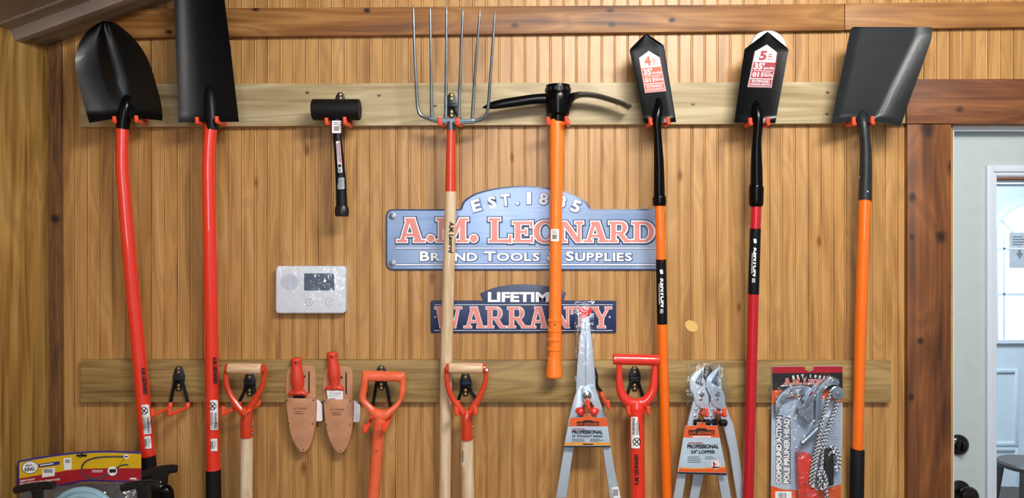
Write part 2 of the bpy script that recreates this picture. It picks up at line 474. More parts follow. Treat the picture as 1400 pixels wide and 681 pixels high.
# slab serif capitals made of convex strokes in a unit box
def _V(x0, y0, x1, y1, w): return [(x0-w/2, y0), (x0+w/2, y0), (x1+w/2, y1), (x1-w/2, y1)]
def _A(cx, cy, rx, ry, a0, a1, wx, wy, n=14):
    o = []
    for i in range(n):
        a, b = [math.radians(a0+(a1-a0)*k/n) for k in (i, i+1)]
        o.append([(cx+rx*math.cos(a), cy+ry*math.sin(a)), (cx+rx*math.cos(b), cy+ry*math.sin(b)),
                  (cx+(rx-wx)*math.cos(b), cy+(ry-wy)*math.sin(b)), (cx+(rx-wx)*math.cos(a), cy+(ry-wy)*math.sin(a))])
    return o
_R = rect
SLAB = {
 'A': [_V(.22, 0, .52, 1, .17), _V(.95, 0, .62, 1, .27), _R(.34, .25, .82, .36), _R(0, 0, .44, .1), _R(.72, 0, 1.2, .1), _R(.36, .9, .76, 1)],
 'M': [_V(.2, 0, .2, 1, .17), _V(1.2, 0, 1.2, 1, .24), _V(.68, .04, .24, 1, .26), _V(.7, .04, 1.14, 1, .16), _R(0, 0, .42, .1), _R(.94, 0, 1.45, .1), _R(0, .9, .36, 1), _R(1.1, .9, 1.45, 1)],
 'L': [_V(.24, 0, .24, 1, .24), _R(0, 0, .95, .11), _R(0, .9, .48, 1), _R(.84, -.03, .95, .3)],
 'E': [_V(.24, 0, .24, 1, .24), _R(0, 0, .95, .12), _R(0, .88, .92, 1), _R(.3, .45, .66, .56), _R(.84, -.03, .95, .3), _R(.82, .72, .92, 1.02), _R(.58, .35, .67, .66)],
 'O': _A(.55, .5, .55, .53, 0, 360, .27, .12, 28),
 'N': [_V(.2, 0, .2, 1, .14), _V(1.0, 0, 1.0, 1, .14), _V(.98, 0, .24, 1, .28), _R(0, 0, .4, .1), _R(0, .9, .3, 1), _R(.8, .9, 1.2, 1)],
 'R': [_V(.24, 0, .24, 1, .24), _R(0, 0, .46, .1), _R(0, .88, .64, 1), _R(.3, .4, .64, .51), *_A(.64, .7, .3, .3, -90, 90, .24, .12), _V(.95, 0, .56, .46, .27), _R(.8, 0, 1.18, .1)],
 'D': [_V(.24, 0, .24, 1, .24), _R(0, 0, .6, .12), _R(0, .88, .6, 1), *_A(.58, .5, .5, .5, -90, 90, .25, .12, 18)],
 'W': [_V(.38, 0, .2, 1, .25), _V(.44, 0, .66, 1, .14), _V(.92, 0, .7, 1, .25), _V(.98, 0, 1.18, 1, .14), _R(0, .9, .4, 1), _R(.98, .9, 1.36, 1)],
 'T': [_V(.5, 0, .5, 1, .25), _R(0, .88, 1, 1), _R(0, .66, .1, 1), _R(.9, .66, 1, 1), _R(.27, 0, .73, .1)],
 'Y': [_V(.55, 0, .55, .46, .25), _V(.56, .42, .18, 1, .26), _V(.58, .42, .95, 1, .15), _R(0, .9, .4, 1), _R(.74, .9, 1.12, 1), _R(.32, 0, .78, .1)],
 '.': [[(.5+.5*math.cos(2*PI*k/18), .5+.5*math.sin(2*PI*k/18)) for k in range(18)]],
}
def inflate(poly, e):
    n = len(poly)
    ar = sum(poly[i][0]*poly[(i+1) % n][1]-poly[(i+1) % n][0]*poly[i][1] for i in range(n))
    if ar < 0: poly = poly[::-1]
    L = []
    for i in range(n):
        (x0, y0), (x1, y1) = poly[i], poly[(i+1) % n]
        dx, dy = x1-x0, y1-y0; l = math.hypot(dx, dy)
        if l < 1e-6: continue
        nx, ny = dy/l, -dx/l
        L.append((nx, ny, nx*x0+ny*y0+e))
    out = []
    for i in range(len(L)):
        a, b, c = L[i-1]; d, f, g = L[i]
        det = a*f-b*d
        if abs(det) < 1e-4: continue
        out.append(((c*f-b*g)/det, (a*g-c*d)/det))
    return out
def slab(items, e=0, dx=0, dy=0):
    """items: (char, x0, x1, base, top) in picture pixels (y down); returns polygons in local coords of Flat(0,0)"""
    out = []
    for ch, x0, x1, yb, yt in items:
        g = SLAB[ch]; w0 = min(p[0] for q in g for p in q); w1 = max(p[0] for q in g for p in q)
        for q in g:
            pp = [(x0+(p[0]-w0)/(w1-w0)*(x1-x0)+dx, -(yb+(yt-yb)*p[1])+dy) for p in q]
            out.append(inflate(pp, e) if e else pp)
    return out

# ================================================================== THE SETTING
XL = P(65, 300, 0).x
Z0 = P(0, 63.5, 0).z
SL = math.tan(math.radians(20.3))
PER = M(17.55)
def at_wall(px, py): p = P(px, py, 0); return (p.x, 0, p.z)
MAT['bead_pine'] = wood('bead_pine', '#8a6030', '#b98a4e', '#cba066', 'z', 1.0, planks=PER, rough=.42, coat=.12, contrast=.75, vein=.3,
                        knots=[(at_wall(x, y), .02*s, .008*s) for x, y, s in ((420, 205, 1), (590, 380, 1.1), (1120, 330, .9), (700, 215, .8), (930, 240, 1), (415, 640, 1.2), (1010, 420, .8), (350, 250, .8))], knotcol='#8a5424')
MAT['left_pine'] = wood('left_pine', '#7d5a26', '#b18a48', '#c9a560', 'z', .8, rough=.5)
MAT['corner_wood'] = wood('corner_wood', '#4a2f17', '#6b4724', '#84592f', 'z', 2.5, rough=.7, knots=[(at_wall(79, 299), .014, .016)], knotcol='#1c0f08')
MAT['top_trim'] = wood('top_trim', '#5a3316', '#8f5e2d', '#af7f48', 'x', .8, rough=.5, fibre=.35,
                       knots=[(at_wall(x, y), .012, .008) for x, y in ((503, 17), (704, 37), (835, 36), (833, 17), (917, 30), (235, 46), (352, 15))])
MAT['top_trim_right'] = wood('top_trim_right', '#6a3f1c', '#8f5d2d', '#a9783f', 'x', .8, rough=.5, fibre=.4)
MAT['peg_board'] = wood('peg_board', '#7f6a46', '#ab9871', '#c4b591', 'x', .8, rough=.5, fibre=.4,
                       knots=[(at_wall(x, y), .006, .004) for x, y in ((423, 129), (842, 145), (945, 145), (1127, 129), (1126, 158), (520, 133), (596, 147))], knotcol='#4b3a22')
MAT['low_board'] = wood('low_board', '#5f4824', '#8d7142', '#a88d58', 'x', .9, rough=.55, fibre=.5)
MAT['red_board'] = wood('red_board', '#4b230d', '#70401e', '#8a5630', 'x', 1.0, rough=.5, fibre=.4,
                       knots=[(at_wall(1305, 152), .014, .011)], knotcol='#42200f')
MAT['cedar'] = wood('cedar', '#47250f', '#6f411e', '#90592d', 'z', .8, rough=.45, coat=.15, fibre=.35,
                    knots=[(at_wall(x, y), a, b) for x, y, a, b in ((1263, 178, .026, .022), (1297, 230, .024, .018), (1243, 270, .016, .012), (1282, 324, .020, .017), (1242, 324, .011, .008), (1254, 465, .013, .011), (1241, 541, .012, .010), (1296, 390, .010, .008))], knotcol='#2b120a')
def strips(x0, x1, z0, z1, ph):
    bm = bmesh.new(); xs = []
    k = math.floor((x0-ph)/PER) - 1
    while ph + k*PER < x1 + PER:
        c = ph + k*PER
        for dx, d in ((-.0043, 0), (-.0036, -.0030), (-.0030, -.0030), (-.0022, -.0003), (0, .0004), (.0022, -.0003), (.0030, -.0030), (.0036, -.0030), (.0043, 0)):
            xs.append((c+dx, d))
        k += 1
    xs = [(x, d) for x, d in xs if x0 < x < x1]
    xs = [(x0, 0)] + xs + [(x1, 0)]
    a = [bm.verts.new((x, -d, z0)) for x, d in xs]; b = [bm.verts.new((x, -d, z1)) for x, d in xs]
    for i in range(len(xs)-1): bm.faces.new((a[i], a[i+1], b[i+1], b[i]))
    return bm
XD0, XD1 = P(1303, 0, 0).x, P(1303, 0, 0).x + .90
ZDT = P(0, 172, 0).z
bm = strips(XL, XD0, 0, 3.2, P(366.5, 0, 0).x)
b2 = strips(XD0, XD1 + .8, ZDT, 3.2, P(366.5, 0, 0).x)
me_ = bpy.data.meshes.new('x'); b2.to_mesh(me_); b2.free(); bm.from_mesh(me_); bpy.data.meshes.remove(me_)
b3 = strips(XD1, XD1 + .8, 0, ZDT, P(366.5, 0, 0).x)
me_ = bpy.data.meshes.new('x'); b3.to_mesh(me_); b3.free(); bm.from_mesh(me_); bpy.data.meshes.remove(me_)
bmesh.ops.bisect_plane(bm, geom=bm.verts[:]+bm.edges[:]+bm.faces[:], plane_co=(XL, 0, Z0+.012), plane_no=(-SL, 0, 1), clear_outer=True)
wall = struct('wall_back', bm, 'bead_pine', sharp=60)
o = build('bare_patch', PL(ell(945.5, 446, 9.5, 7, 20, 35), 0, .0015), 'patch', wall, label='pale oval bare patch in the pine')
bm = bmesh.new()
wbox(bm, XL-.02, XL, -3.0, .02, 0, Z0+.01)
struct('wall_left', bm, 'left_pine')
bm = WB(XL-.02, XD1+.8, -3.0, 0, -.03, 0)
struct('floor', bm, 'floor_wood')
# ribbed metal ceiling: low edge along the left wall, ribs running up the slope
prof = []
for k in range(9):
    s = k*.30
    prof += [(s, 0), (s+.042, 0), (s+.046, .004), (s+.056, .004), (s+.060, 0), (s+.104, 0), (s+.128, .022), (s+.150, .022), (s+.172, 0), (s+.215, 0), (s+.219, .004), (s+.229, .004), (s+.233, 0)]
bm = bmesh.new(); rows = []
ang = math.atan(SL)
for t in (-.015, 1.2, 2.4, 3.6):
    rows.append([bm.verts.new((XL + t*math.cos(ang) + dr*math.sin(ang), -d, Z0 + t*math.sin(ang) - dr*math.cos(ang))) for d, dr in prof])
for a, b in zip(rows, rows[1:]):
    for i in range(len(prof)-1): bm.faces.new((a[i], a[i+1], b[i+1], b[i]))
g = bmesh.ops.extrude_face_region(bm, geom=bm.faces[:])
bmesh.ops.translate(bm, vec=(0, 0, .004), verts=[v for v in g['geom'] if isinstance(v, bmesh.types.BMVert)])
ceil = struct('ceiling', bm, 'metal_ceiling', sharp=20)
def board(name, corners, thick, m, d0=0):
    """corners: px of the front face (left top, right top, right bottom, left bottom)"""
    return struct(name, PL(corners, d0, d0+thick, .0018), m)
board('trim_1', [(150, 12), (1154.5, 5), (1154.5, 41), (150, 52)], .02, 'top_trim')
board('trim_2', [(1155.5, 4.5), (1560, 0), (1560, 34), (1155.5, 40.5)], .02, 'top_trim_right')
board('trim_3', [(110, 115), (1238, 111.5), (1238, 168.5), (110, 173.5)], .024, 'peg_board')
board('trim_4', [(1240, 108), (1800, 107), (1800, 169), (1240, 169)], .026, 'red_board')
board('trim_5', [(1241, 169.5), (1300.5, 169.5), (1300.5, 1010), (1241, 1010)], .02, 'cedar')
board('trim_6', [(110, 492), (1218.5, 493.5), (1218.5, 550.5), (110, 550)], .024, 'low_board')
board('trim_7', [(65.5, 62), (82.5, 56), (84, 1000), (70, 1000)], .014, 'corner_wood')
struct('trim_8', WB(XL+.04, XL+.046, -.006, 0, 0, Z0), 'left_pine')
board('trim_9', [(1708, 169.5), (1768, 169.5), (1768, 1010), (1708, 1010)], .02, 'cedar')
# ---- the half seen door
bm = bmesh.new(); wbox(bm, XD0-.004, XD0+.010, .012, .12, 0, ZDT); wbox(bm, XD1-.010, XD1+.004, .012, .12, 0, ZDT)
wbox(bm, XD0+.010, XD1-.010, .012, .12, P(0, 179, -.012).z, ZDT+.004)
struct('trim_10', bm, 'door_trim')
dd = -.045
dz1 = P(0, 181.5, dd).z; dx0 = XD0+.013; dx1 = XD1-.013
lx0, lz1 = P(1351, 231, dd).x, P(1351, 231, dd).z
lx1, lz0 = dx1-(lx0-dx0), .28
bm = bmesh.new()
wbox(bm, dx0, lx0, -dd, -dd+.044, .01, dz1); wbox(bm, lx1, dx1, -dd, -dd+.044, .01, dz1)
wbox(bm, lx0, lx1, -dd, -dd+.044, lz1, dz1); wbox(bm, lx0, lx1, -dd, -dd+.044, .01, lz0)
door = struct('door_1', bm, 'door_paint')
def wring(x0, x1, z0, z1, w, y0, y1, bm):
    wbox(bm, x0, x0+w, y0, y1, z0, z1, .002); wbox(bm, x1-w, x1, y0, y1, z0, z1, .002)
    wbox(bm, x0+w, x1-w, y0, y1, z1-w, z1, .002); wbox(bm, x0+w, x1-w, y0, y1, z0, z0+w, .002)
bm = bmesh.new()
wring(lx0-.010, lx1+.010, lz0-.010, lz1+.010, .020, -dd-.014, -dd, bm)
wring(lx0+.006, lx1-.006, lz0+.006, lz1-.006, .016, -dd-.008, -dd+.03, bm)
build('lite_frame', bm, 'door_trim', door, label='pale moulded frame around the door glass')
build('pane', WB(lx0+.012, lx1-.012, -dd+.018, -dd+.022, lz0+.012, lz1-.012), 'glass', door)
def lathe_y(bm, c, prof, n=28):
    """revolve (offset towards the room, radius) around the y axis through c"""
    rings = []
    for t, r in prof:
        rings.append([bm.verts.new((c.x+r*math.cos(2*PI*k/n), c.y-t, c.z+r*math.sin(2*PI*k/n))) for k in range(n)])
    for a, b in zip(rings, rings[1:]):
        for k in range(n): bm.faces.new((a[k], a[(k+1) % n], b[(k+1) % n], b[k]))
    bm.faces.new(rings[0]); bm.faces.new(rings[-1][::-1])
    return bm
bm = bmesh.new(); lathe_y(bm, P(1309.5, 608, dd), [(0, .032), (.006, .032), (.012, .028), (.016, .018), (.024, .016), (.026, .010)])
wbox(bm, P(1309.5, 608, dd).x-.005, P(1309.5, 608, dd).x+.005, -dd-.038, -dd-.02, P(0, 608, dd).z-.014, P(0, 608, dd).z+.014, .002)
build('deadbolt', bm, 'bronze', door, label='dark round deadbolt')
bm = bmesh.new(); lathe_y(bm, P(1311, 671, dd), [(0, .033), (.006, .033), (.010, .026), (.014, .014), (.03, .012), (.036, .020), (.044, .027), (.054, .029), (.062, .025), (.067, .014)])
build('doorknob', bm, 'bronze', door, label='dark round doorknob')
# ---- vestibule seen through the glass
FD = 2.3-4.78
fz0 = 0
struct('wall_vestibule', WB(XD0-.5, XD1+2.6, -FD+.03, -FD+.08, 0, 2.9), 'far_door')
struct('floor_vestibule', WB(XD0-.5, XD1+2.6, .05, -FD+.03, -.03, 0), 'dark_floor')
struct('wall_vestibule_side', WB(XD0-.56, XD0-.5, .12, -FD+.08, 0, 2.9), 'far_door')
bm = bmesh.new()
ax, az, ar = P(1404, 0, FD).x, P(0, 322, FD).z, M(43, FD)
zb = P(0, 466, FD).z
wbox(bm, ax-.52, ax+.62, -FD, -FD+.03, 0, P(0, 247, FD).z)
for (za, zc) in ((505, 609), (612, 680)):
    for s in (-1, 1):
        wring(ax-.06*s-.36 if s > 0 else ax+.06, ax-.06 if s > 0 else ax+.42, P(0, zc, FD).z, P(0, za, FD).z, .02, -FD-.010, -FD, bm)
far = struct('door_2', bm, 'far_door')
def arch(r, zbot):
    pts = [(ax-r, zbot)] + [(ax-r*math.cos(PI*k/24), az+r*math.sin(PI*k/24)) for k in range(25)] + [(ax+r, zbot)]
    return pts
def wplate(pts, y0, y1):
    bm = bmesh.new(); a = [bm.verts.new((x, y0, z)) for x, z in pts]; b = [bm.verts.new((x, y1, z)) for x, z in pts]
    bm.faces.new(a); bm.faces.new(b[::-1]); n = len(pts)
    for i in range(n): bm.faces.new((a[i], b[i], b[(i+1) % n], a[(i+1) % n]))
    return bm
m, nt, b = newmat('daylit_glass'); b.inputs['Base Color'].default_value = lin('#dfeaf5')
b.inputs['Emission Color'].default_value = lin('#e9f3ff'); b.inputs['Emission Strength'].default_value = .9; MAT['daylit'] = m
build('arched_pane', wplate(arch(ar, zb), -FD-.006, -FD), 'daylit', far, label='bright arched window pane with daylight behind')
bm = bmesh.new(); o_ = arch(ar+.014, zb-.014); i_ = arch(ar-.006, zb+.008)
vo = [bm.verts.new((x, -FD-.02, z)) for x, z in o_]; vi = [bm.verts.new((x, -FD-.02, z)) for x, z in i_]
vob = [bm.verts.new((x, -FD, z)) for x, z in o_]; vib = [bm.verts.new((x, -FD, z)) for x, z in i_]
n_ = len(vo)
for i in range(n_):
    j = (i+1) % n_
    bm.faces.new((vo[i], vo[j], vi[j], vi[i])); bm.faces.new((vo[i], vob[i], vob[j], vo[j])); bm.faces.new((vi[i], vi[j], vib[j], vib[i]))
for zz in (340, 402):
    wbox(bm, ax-ar, ax+ar, -FD-.014, -FD-.006, P(0, zz, FD).z-.006, P(0, zz, FD).z+.006)
wbox(bm, P(1371, 0, FD).x-.006, P(1371, 0, FD).x+.006, -FD-.014, -FD-.006, zb, P(0, 318, FD).z)
c1, c2 = P(1367, 300, FD), P(1384, 318, FD)
sweep(bm, [c1 + Vector((0, -.008, 0)), c2 + Vector((0, -.008, 0))], [.006, .006], 6)
build('muntin', bm, 'door_trim', far)
bm = WB(ax-.6, ax+.75, -FD-.02, -FD, P(0, 252, FD).z, P(0, 247, FD).z); struct('trim_11', bm, 'white')
bm = WB(ax-.8, ax+1.2, -FD-.05, -FD, P(0, 246, FD).z, P(0, 225, FD).z); struct('trim_12', bm, 'red_board')
sg = single('paper_sign', PL(rect(1380, 318, 1412, 366), FD+.010, FD+.012), 'line_grey', 'grey paper notice with an arrow stuck on the bright arched window', 'notice')
bm = mapped([[(-2, 12), (2, 12), (2, 4), (5, 4), (0, -4), (-5, 4), (-2, 4)]], Flat(1394, 350, FD+.0125)); bm2 = mapped(lines(-10, 14, 10, 28, 4), Flat(1394, 350, FD+.0125), 1, bm)
ROOTLOC[sg.name] = sg.location.copy(); build('print', bm2, 'ink_grey', sg)
# stool in the vestibule
SD = 2.3-3.35
c = P(1407, 640, SD)
st = empty('stool', (c.x, c.y, 0), 'dark wooden stool behind the glass of the pale door', 'stool')
bm = bmesh.new(); n = 32
rr = [(0, .11), (.006, .125), (.02, .127), (.028, .118)]
rings = [[bm.verts.new((c.x+r*math.cos(2*PI*k/n), c.y+r*math.sin(2*PI*k/n), c.z+t)) for k in range(n)] for t, r in rr]
for a, b in zip(rings, rings[1:]):
    for k in range(n): bm.faces.new((a[k], a[(k+1) % n], b[(k+1) % n], b[k]))
bm.faces.new(rings[0][::-1]); bm.faces.new(rings[-1])
build('seat', bm, 'stool_wood', st)
for sx, sy in ((-1, -1), (1, -1), (1, 1), (-1, 1)):
    bm = bmesh.new(); sweep(bm, [Vector((c.x+sx*.075, c.y+sy*.075, c.z+.004)), Vector((c.x+sx*.13, c.y+sy*.13, 0))], [.015, .012], 12)
    build('leg', bm, 'stool_wood', st)
# chrome pin added to stand in for a glint above the first shovel
rd = P(140.5, 21, 1.0) - Vector((0, -D, ZC))
cam = Vector((0, -D, ZC)); t = None
for k in range(4000):
    q = cam + rd*(.5+k*.001)
    if q.z > Z0 + (q.x-XL)*SL - .001: t = q; break
    if q.y > 0: break
if t is not None:
    bm = bmesh.new(); nrm = Vector((math.sin(ang), 0, -math.cos(ang)))
    sweep(bm, [t - nrm*.002, t + nrm*.004, t + nrm*.005, t+nrm*.022], [.004, .004, .002, .0014], 10)
    build('glint_pin', bm, 'chrome', ceil, label='bright pin standing in for a glint')

# ================================================================== HOOKS
BD = .0242          # front of the boards the hooks are screwed to
def hook(bx, top, prongs, label, group, base=None, wire=2.1, d0=None, front=.13):
    """prongs: (elbow x, elbow y, front x, front y, tip rise)"""
    d0 = BD if d0 is None else d0
    r = empty('tool_hook', P(bx, top+45, d0), label, 'hook', group)
    x, y = bx, top
    ol = [(x-2.5, y), (x+2.5, y), (x+5.5, y+4), (x+8, y+13), (x+8, y+20), (x+5.5, y+23), (x+4.5, y+30), (x+2.5, y+34), (x-2.5, y+34), (x-4.5, y+30), (x-5.5, y+23), (x-8, y+20), (x-8, y+13), (x-5.5, y+4)]
    bm = PL(ol, d0, d0+.005, .0015)
    plate(bm, rrect(x-7.2, y+14, x+7.2, y+19.5, 2), d0+.004, d0+.012, .0015)
    build('bracket', bm, 'bracket', r)
    for sy in (3, 8, 26, 31):
        bm = bmesh.new(); lathe_y(bm, P(x, y+sy, d0+.005), [(0, .0042 if sy in (3, 31) else .0048), (.0012, .0042), (.0018, .002)], 14)
        build('screw', bm, 'brass', r)
    for i, (ex, ey, fx, fy, rise) in enumerate(prongs):
        s = -1 if i == 0 else 1
        sx = x + s*4.5
        arm = catmull([(x, y+19.5, d0+.008, wire), (sx, y+20.5, d0+.009, wire), (sx+(ex-sx)*.3, y+28, d0+.010, wire), (ex, ey-5, d0+.012, wire)], 5)
        build('arm', T(arm, n=10), 'black_satin', r)
        pr = catmull([(ex, ey-6, d0+.012, wire*1.25), (ex, ey-1.5, d0+.013, wire*1.3), (ex+(fx-ex)*.08, ey+(fy-ey)*.08+.6, d0+.02, wire*1.3), (ex+(fx-ex)*.5, ey+(fy-ey)*.5, (d0+.013+front)/2, wire*1.3), (fx, fy, front-.004, wire*1.3), (fx-.6, fy-2, front+.003, wire*1.3), (fx-1, fy-rise, front+.006, wire*1.25)], 5)
        bm = T(pr, n=12); 
        build('vinyl_tip', bm, 'vinyl_red', r, label='orange red rubber coated prong')
    return r
GT, GB = 'hooks on the upper board', 'hooks on the lower board'
hook(183, 128, [(167, 170, 157, 167, 8), (199, 169, 187, 166, 8)], 'black hook with red prongs carrying the round pointed shovel', GT, front=.125)
hook(294, 128, [(281, 170, 270, 168, 8), (308, 170, 297, 167, 8)], 'black hook with red prongs carrying the long black drain spade', GT, front=.125)
hook(465, 126, [(455, 171, 447, 169, 8), (480, 172, 472, 169, 9)], 'black hook with red prongs carrying the black rubber mallet', GT)
hook(617, 127, [(607, 171, 602, 170, 9), (631, 171, 626, 170, 9)], 'black hook with red prongs carrying the six tined fork', GT)
hook(763, 128, [(753, 171, 750, 169, 9), (777, 171, 775, 168, 9)], 'black hook with red prongs carrying the pickaxe', GT)
hook(897, 128, [(884.5, 172, 890, 170, 9), (908.5, 171, 914, 169, 9)], 'black hook with red prongs carrying the orange handled trenching shovel', GT)
hook(1031, 128, [(1018.5, 172, 1026.5, 170, 9), (1043.5, 172, 1050.5, 170, 9)], 'black hook with red prongs carrying the crimson handled trenching shovel', GT)
hook(1173, 128, [(1158, 171, 1168, 170, 10), (1186, 171, 1193.5, 169, 10)], 'black hook with red prongs carrying the grey square shovel', GT)
hook(244, 501, [(233, 556, 209, 568, 9), (257, 556, 233, 567, 8)], 'empty black hook with long red prongs between the two red shafts', GB, front=.135)
hook(341, 508, [(327, 555, 306, 566, 10), (354, 552, 334, 566, 7)], 'black hook with red prongs under the leftmost wooden D-grip', GB, front=.138)
hook(521, 500, [(508, 572, 499, 590, 9), (535, 568, 525, 588, 9)], 'black hook with red prongs under the plain orange plastic D-grip', GB, front=.135)
hook(636.5, 508, [(626.5, 553, 624.5, 566, 10), (652, 551, 650, 565, 10)], 'black hook with red prongs under the wooden D-grip right of the fork shaft', GB, front=.138)
hook(868, 501, [(855, 553, 860, 565, 9), (881, 553, 887, 565, 9)], 'black hook with red prongs under the bright red D-grip', GB, front=.138)
hook(810, 501, [(797, 542, 804.5, 557, 11), (823, 541, 832, 557, 9)], 'black hook with red prongs carrying the hedge shears', GB, front=.135)
hook(968, 501, [(951.5, 562, 966.5, 568, 10), (973, 562, 991, 568, 10)], 'black hook with red prongs carrying the two loppers', GB, front=.14)
hook(1106, 496, [(1104.5, 504, 1104.8, 508, 2), (1109, 504, 1109.4, 508, 2)], 'small hook at the top of the pole pruner package', GB, front=.05, wire=.8) if False else None

# ================================================================== LONG TOOLS
def shaft(root, spec, name, m, n=20, smooth=5, flat=1.0):
    return build(name, T(spec, n=n, smooth=smooth, flat=flat), m, root)
def ax(spec, y):
    """point of a shaft spec at picture height y"""
    for a, b in zip(spec, spec[1:]):
        if a[1] <= y <= b[1]:
            f = (y-a[1])/(b[1]-a[1]); return tuple(p+(q-p)*f for p, q in zip(a, b))
    return spec[-1]
def sticker(root, mp, x0, y0, x1, y1, name='barcode_label', seed=1, rot=False, col='white'):
    s = build(name, mapped([lrr(x0, y0, x1, y1, min(1, abs(y1-y0)*.1))], mp, 1), col, root, label='white barcode sticker' if name == 'barcode_label' else None)
    bm = bmesh.new()
    w, h = x1-x0, y1-y0
    mapped([rect(x0+w*.2+k*w*.055, y0+h*.18, x0+w*.2+k*w*.055+w*(.034 if k % 3 else .02), y0+h*.55) for k in range(11)] if not rot else bars(x0+w*.15, y0+h*.12, x0+w*.85, y0+h*.5, 9, seed), mp, 2, bm)
    mapped(lines(x0+w*.15, y0+h*.64, x0+w*.85, y0+h*.92, 2, seed, .3), mp, 2, bm)
    build('print', bm, 'ink', s)
    return s
def warning(root, mp, x0, y0, x1, y1, circle_first=True):
    """white warning sticker running along the shaft: local x along it"""
    s = build('warning_label', mapped([lrr(x0, y0, x1, y1, 2)], mp, 1), 'white', root, label='white warning sticker')
    bm = bmesh.new(); h = y1-y0; w = x1-x0; yc = (y0+y1)/2
    cx = x0+w*.17+1.5 if circle_first else x1-w*.17-1.5
    r = h*.36
    mapped(annulus(cx, yc, r, r*.2), mp, 2, bm)
    for a in (45, -45):
        c, q = math.cos(math.radians(a)), math.sin(math.radians(a)); t = r*.13
        mapped([[(cx-c*r*.85+q*t, yc-q*r*.85-c*t), (cx+c*r*.85+q*t, yc+q*r*.85-c*t), (cx+c*r*.85-q*t, yc+q*r*.85+c*t), (cx-c*r*.85-q*t, yc-q*r*.85+c*t)]], mp, 2, bm)
    tx0, tx1 = (x0+w*.42, x1-1.5) if circle_first else (x0+1.5, x1-w*.42)
    text('WARNING!', mp, tx1-tx0, h*.26, tx0, y1-h*.36, .03, bm=bm, lift=2)
    mapped(lines(tx0, y0+1.5, tx1, y1-h*.42, 5, 3, .4), mp, 2, bm)
    build('print', bm, 'ink', s)
# ---------------------------------------------------------------- round pointed shovel
ca = P(141, 30, .1)
R1 = [(167.5, 168, .098, 8.0), (167, 200, .098, 8.2), (167.3, 232, .096, 8.6), (171.8, 290, .09, 8.9), (177, 350, .082, 9.1), (182.3, 410, .074, 9.1), (187.6, 460, .068, 9.2), (195, 540, .060, 9.5), (202, 620, .054, 9.7)]
sh = empty('round_point_shovel', P(205, 770, .05), 'black round pointed shovel with bent bright red shaft, hung blade up at far left', 'shovel')
Lc = [(122, 168), (116.5, 149.5), (108.5, 120), (103.7, 97), (103, 81), (106, 65), (114, 49), (124, 38.5), (133.6, 32), (141.5, 28.5)]
Rc = [(221.5, 165), (222, 158), (219.5, 139), (214, 118), (206, 91), (196, 70), (182.5, 52), (169, 40), (157, 31), (141.5, 28.5)]
def dsh(u, v):
    fan = max(0, 1 - v/.07)
    ridge = .0085*math.exp(-(u/.2)**2)*min(1, max(0, (v-.12)/.25))
    return .094 + ridge + .026*abs(u)**2.0*(1-v*.5) - .020*u*(1-v*.5) + .010*v + .012*fan*abs(u)**.5*(1 if abs(u) > .18 else 0)
build('blade', blade(Lc, Rc, dsh, nu=44, dy=lambda u, v: 7*max(0, 1-abs(u))*max(0, 1-v/.25)**2), 'shovel_black', sh, sharp=50)
build('socket', T([(167.8, 176, .100, 8.8), (168.5, 168, .101, 8.8), (170.5, 155, .102, 8.6), (172.5, 145, .101, 8.2), (173.5, 138, .098, 7.2), (174, 133.5, .092, 5), (174, 131.5, .088, 2)], smooth=4), 'black_gloss', sh)
shaft(sh, R1, 'shaft', 'red_handle')
build('ferrule_ring', T([(201.6, 616, .0545, 10.0), (202.2, 623, .054, 10.2)]), 'red_handle', sh)
build('grip', T([(202.1, 622, .054, 10.1), (206.5, 680, .052, 10.4), (212, 755, .05, 10.6), (212.3, 760, .05, 9)], n=20), 'black_rubber', sh)
mp = Round(ax(R1, 480), ax(R1, 619), flip=1)
build('lettering', text('A.M. LEONARD', mp, 37, 5.8, 23, 1.5, .05), 'ink', sh, label='black maker lettering on the red shaft')
warning(sh, Round(ax(R1, 540), ax(R1, 619)), 13.5, -7.5, 54, 7.5)
sticker(sh, Round(ax(R1, 540), ax(R1, 619)), 57, -6.5, 74, 6)
# ---------------------------------------------------------------- drain spade
R2 = [(290, 168, .100, 8.4), (287, 186, .100, 8.4), (285, 225, .098, 8.6), (286, 290, .092, 9), (288, 400, .078, 9.2), (289.3, 470, .068, 9.1), (290.5, 560, .059, 9), (291.6, 641, .054, 9.1)]
sh = empty('drain_spade', P(292, 790, .05), 'long narrow black drain spade with straight bright red shaft, second tool from left', 'spade')
Lc = [(244, 167), (242, 110), (240.5, 67.5), (238, 0), (237, -60), (241, -86), (250, -100), (270, -108)]
Rc = [(326.5, 166.5), (320, 110), (314, 57), (307, 0), (303, -60), (299, -86), (290, -100), (270, -108)]
build('blade', blade(Lc, Rc, lambda u, v: .094 + .026*abs(u)**2.2 + .01*v + (.006 if v < .02 else 0)), 'black_satin', sh, sharp=50)
build('socket', T([(290, 177, .101, 8.6), (290, 168, .102, 8.6), (289, 150, .102, 8.2), (288, 135, .100, 7.6), (287.3, 126, .097, 6.6), (287, 120.5, .092, 4.5), (287, 118.5, .088, 2)], smooth=4), 'black_satin', sh)
shaft(sh, R2, 'shaft', 'red_handle')
build('ferrule_ring', T([(291.6, 639, .054, 9.5), (291.7, 643, .054, 9.7)]), 'red_handle', sh)
build('grip', T([(291.7, 642, .054, 9.8), (292.3, 700, .052, 10.2), (292.6, 775, .05, 10.4), (292.6, 780, .05, 9)], n=20), 'black_rubber', sh)
build('lettering', text('A.M. LEONARD', Round(ax(R2, 480), ax(R2, 619)), 37, 5.8, 8, 1.5, .05), 'ink', sh, label='black maker lettering on the red shaft')
warning(sh, Round(ax(R2, 540), ax(R2, 640)), 7, -7.5, 48, 7.5)
sticker(sh, Round(ax(R2, 540), ax(R2, 640)), 60, -6, 77, 6, seed=3)
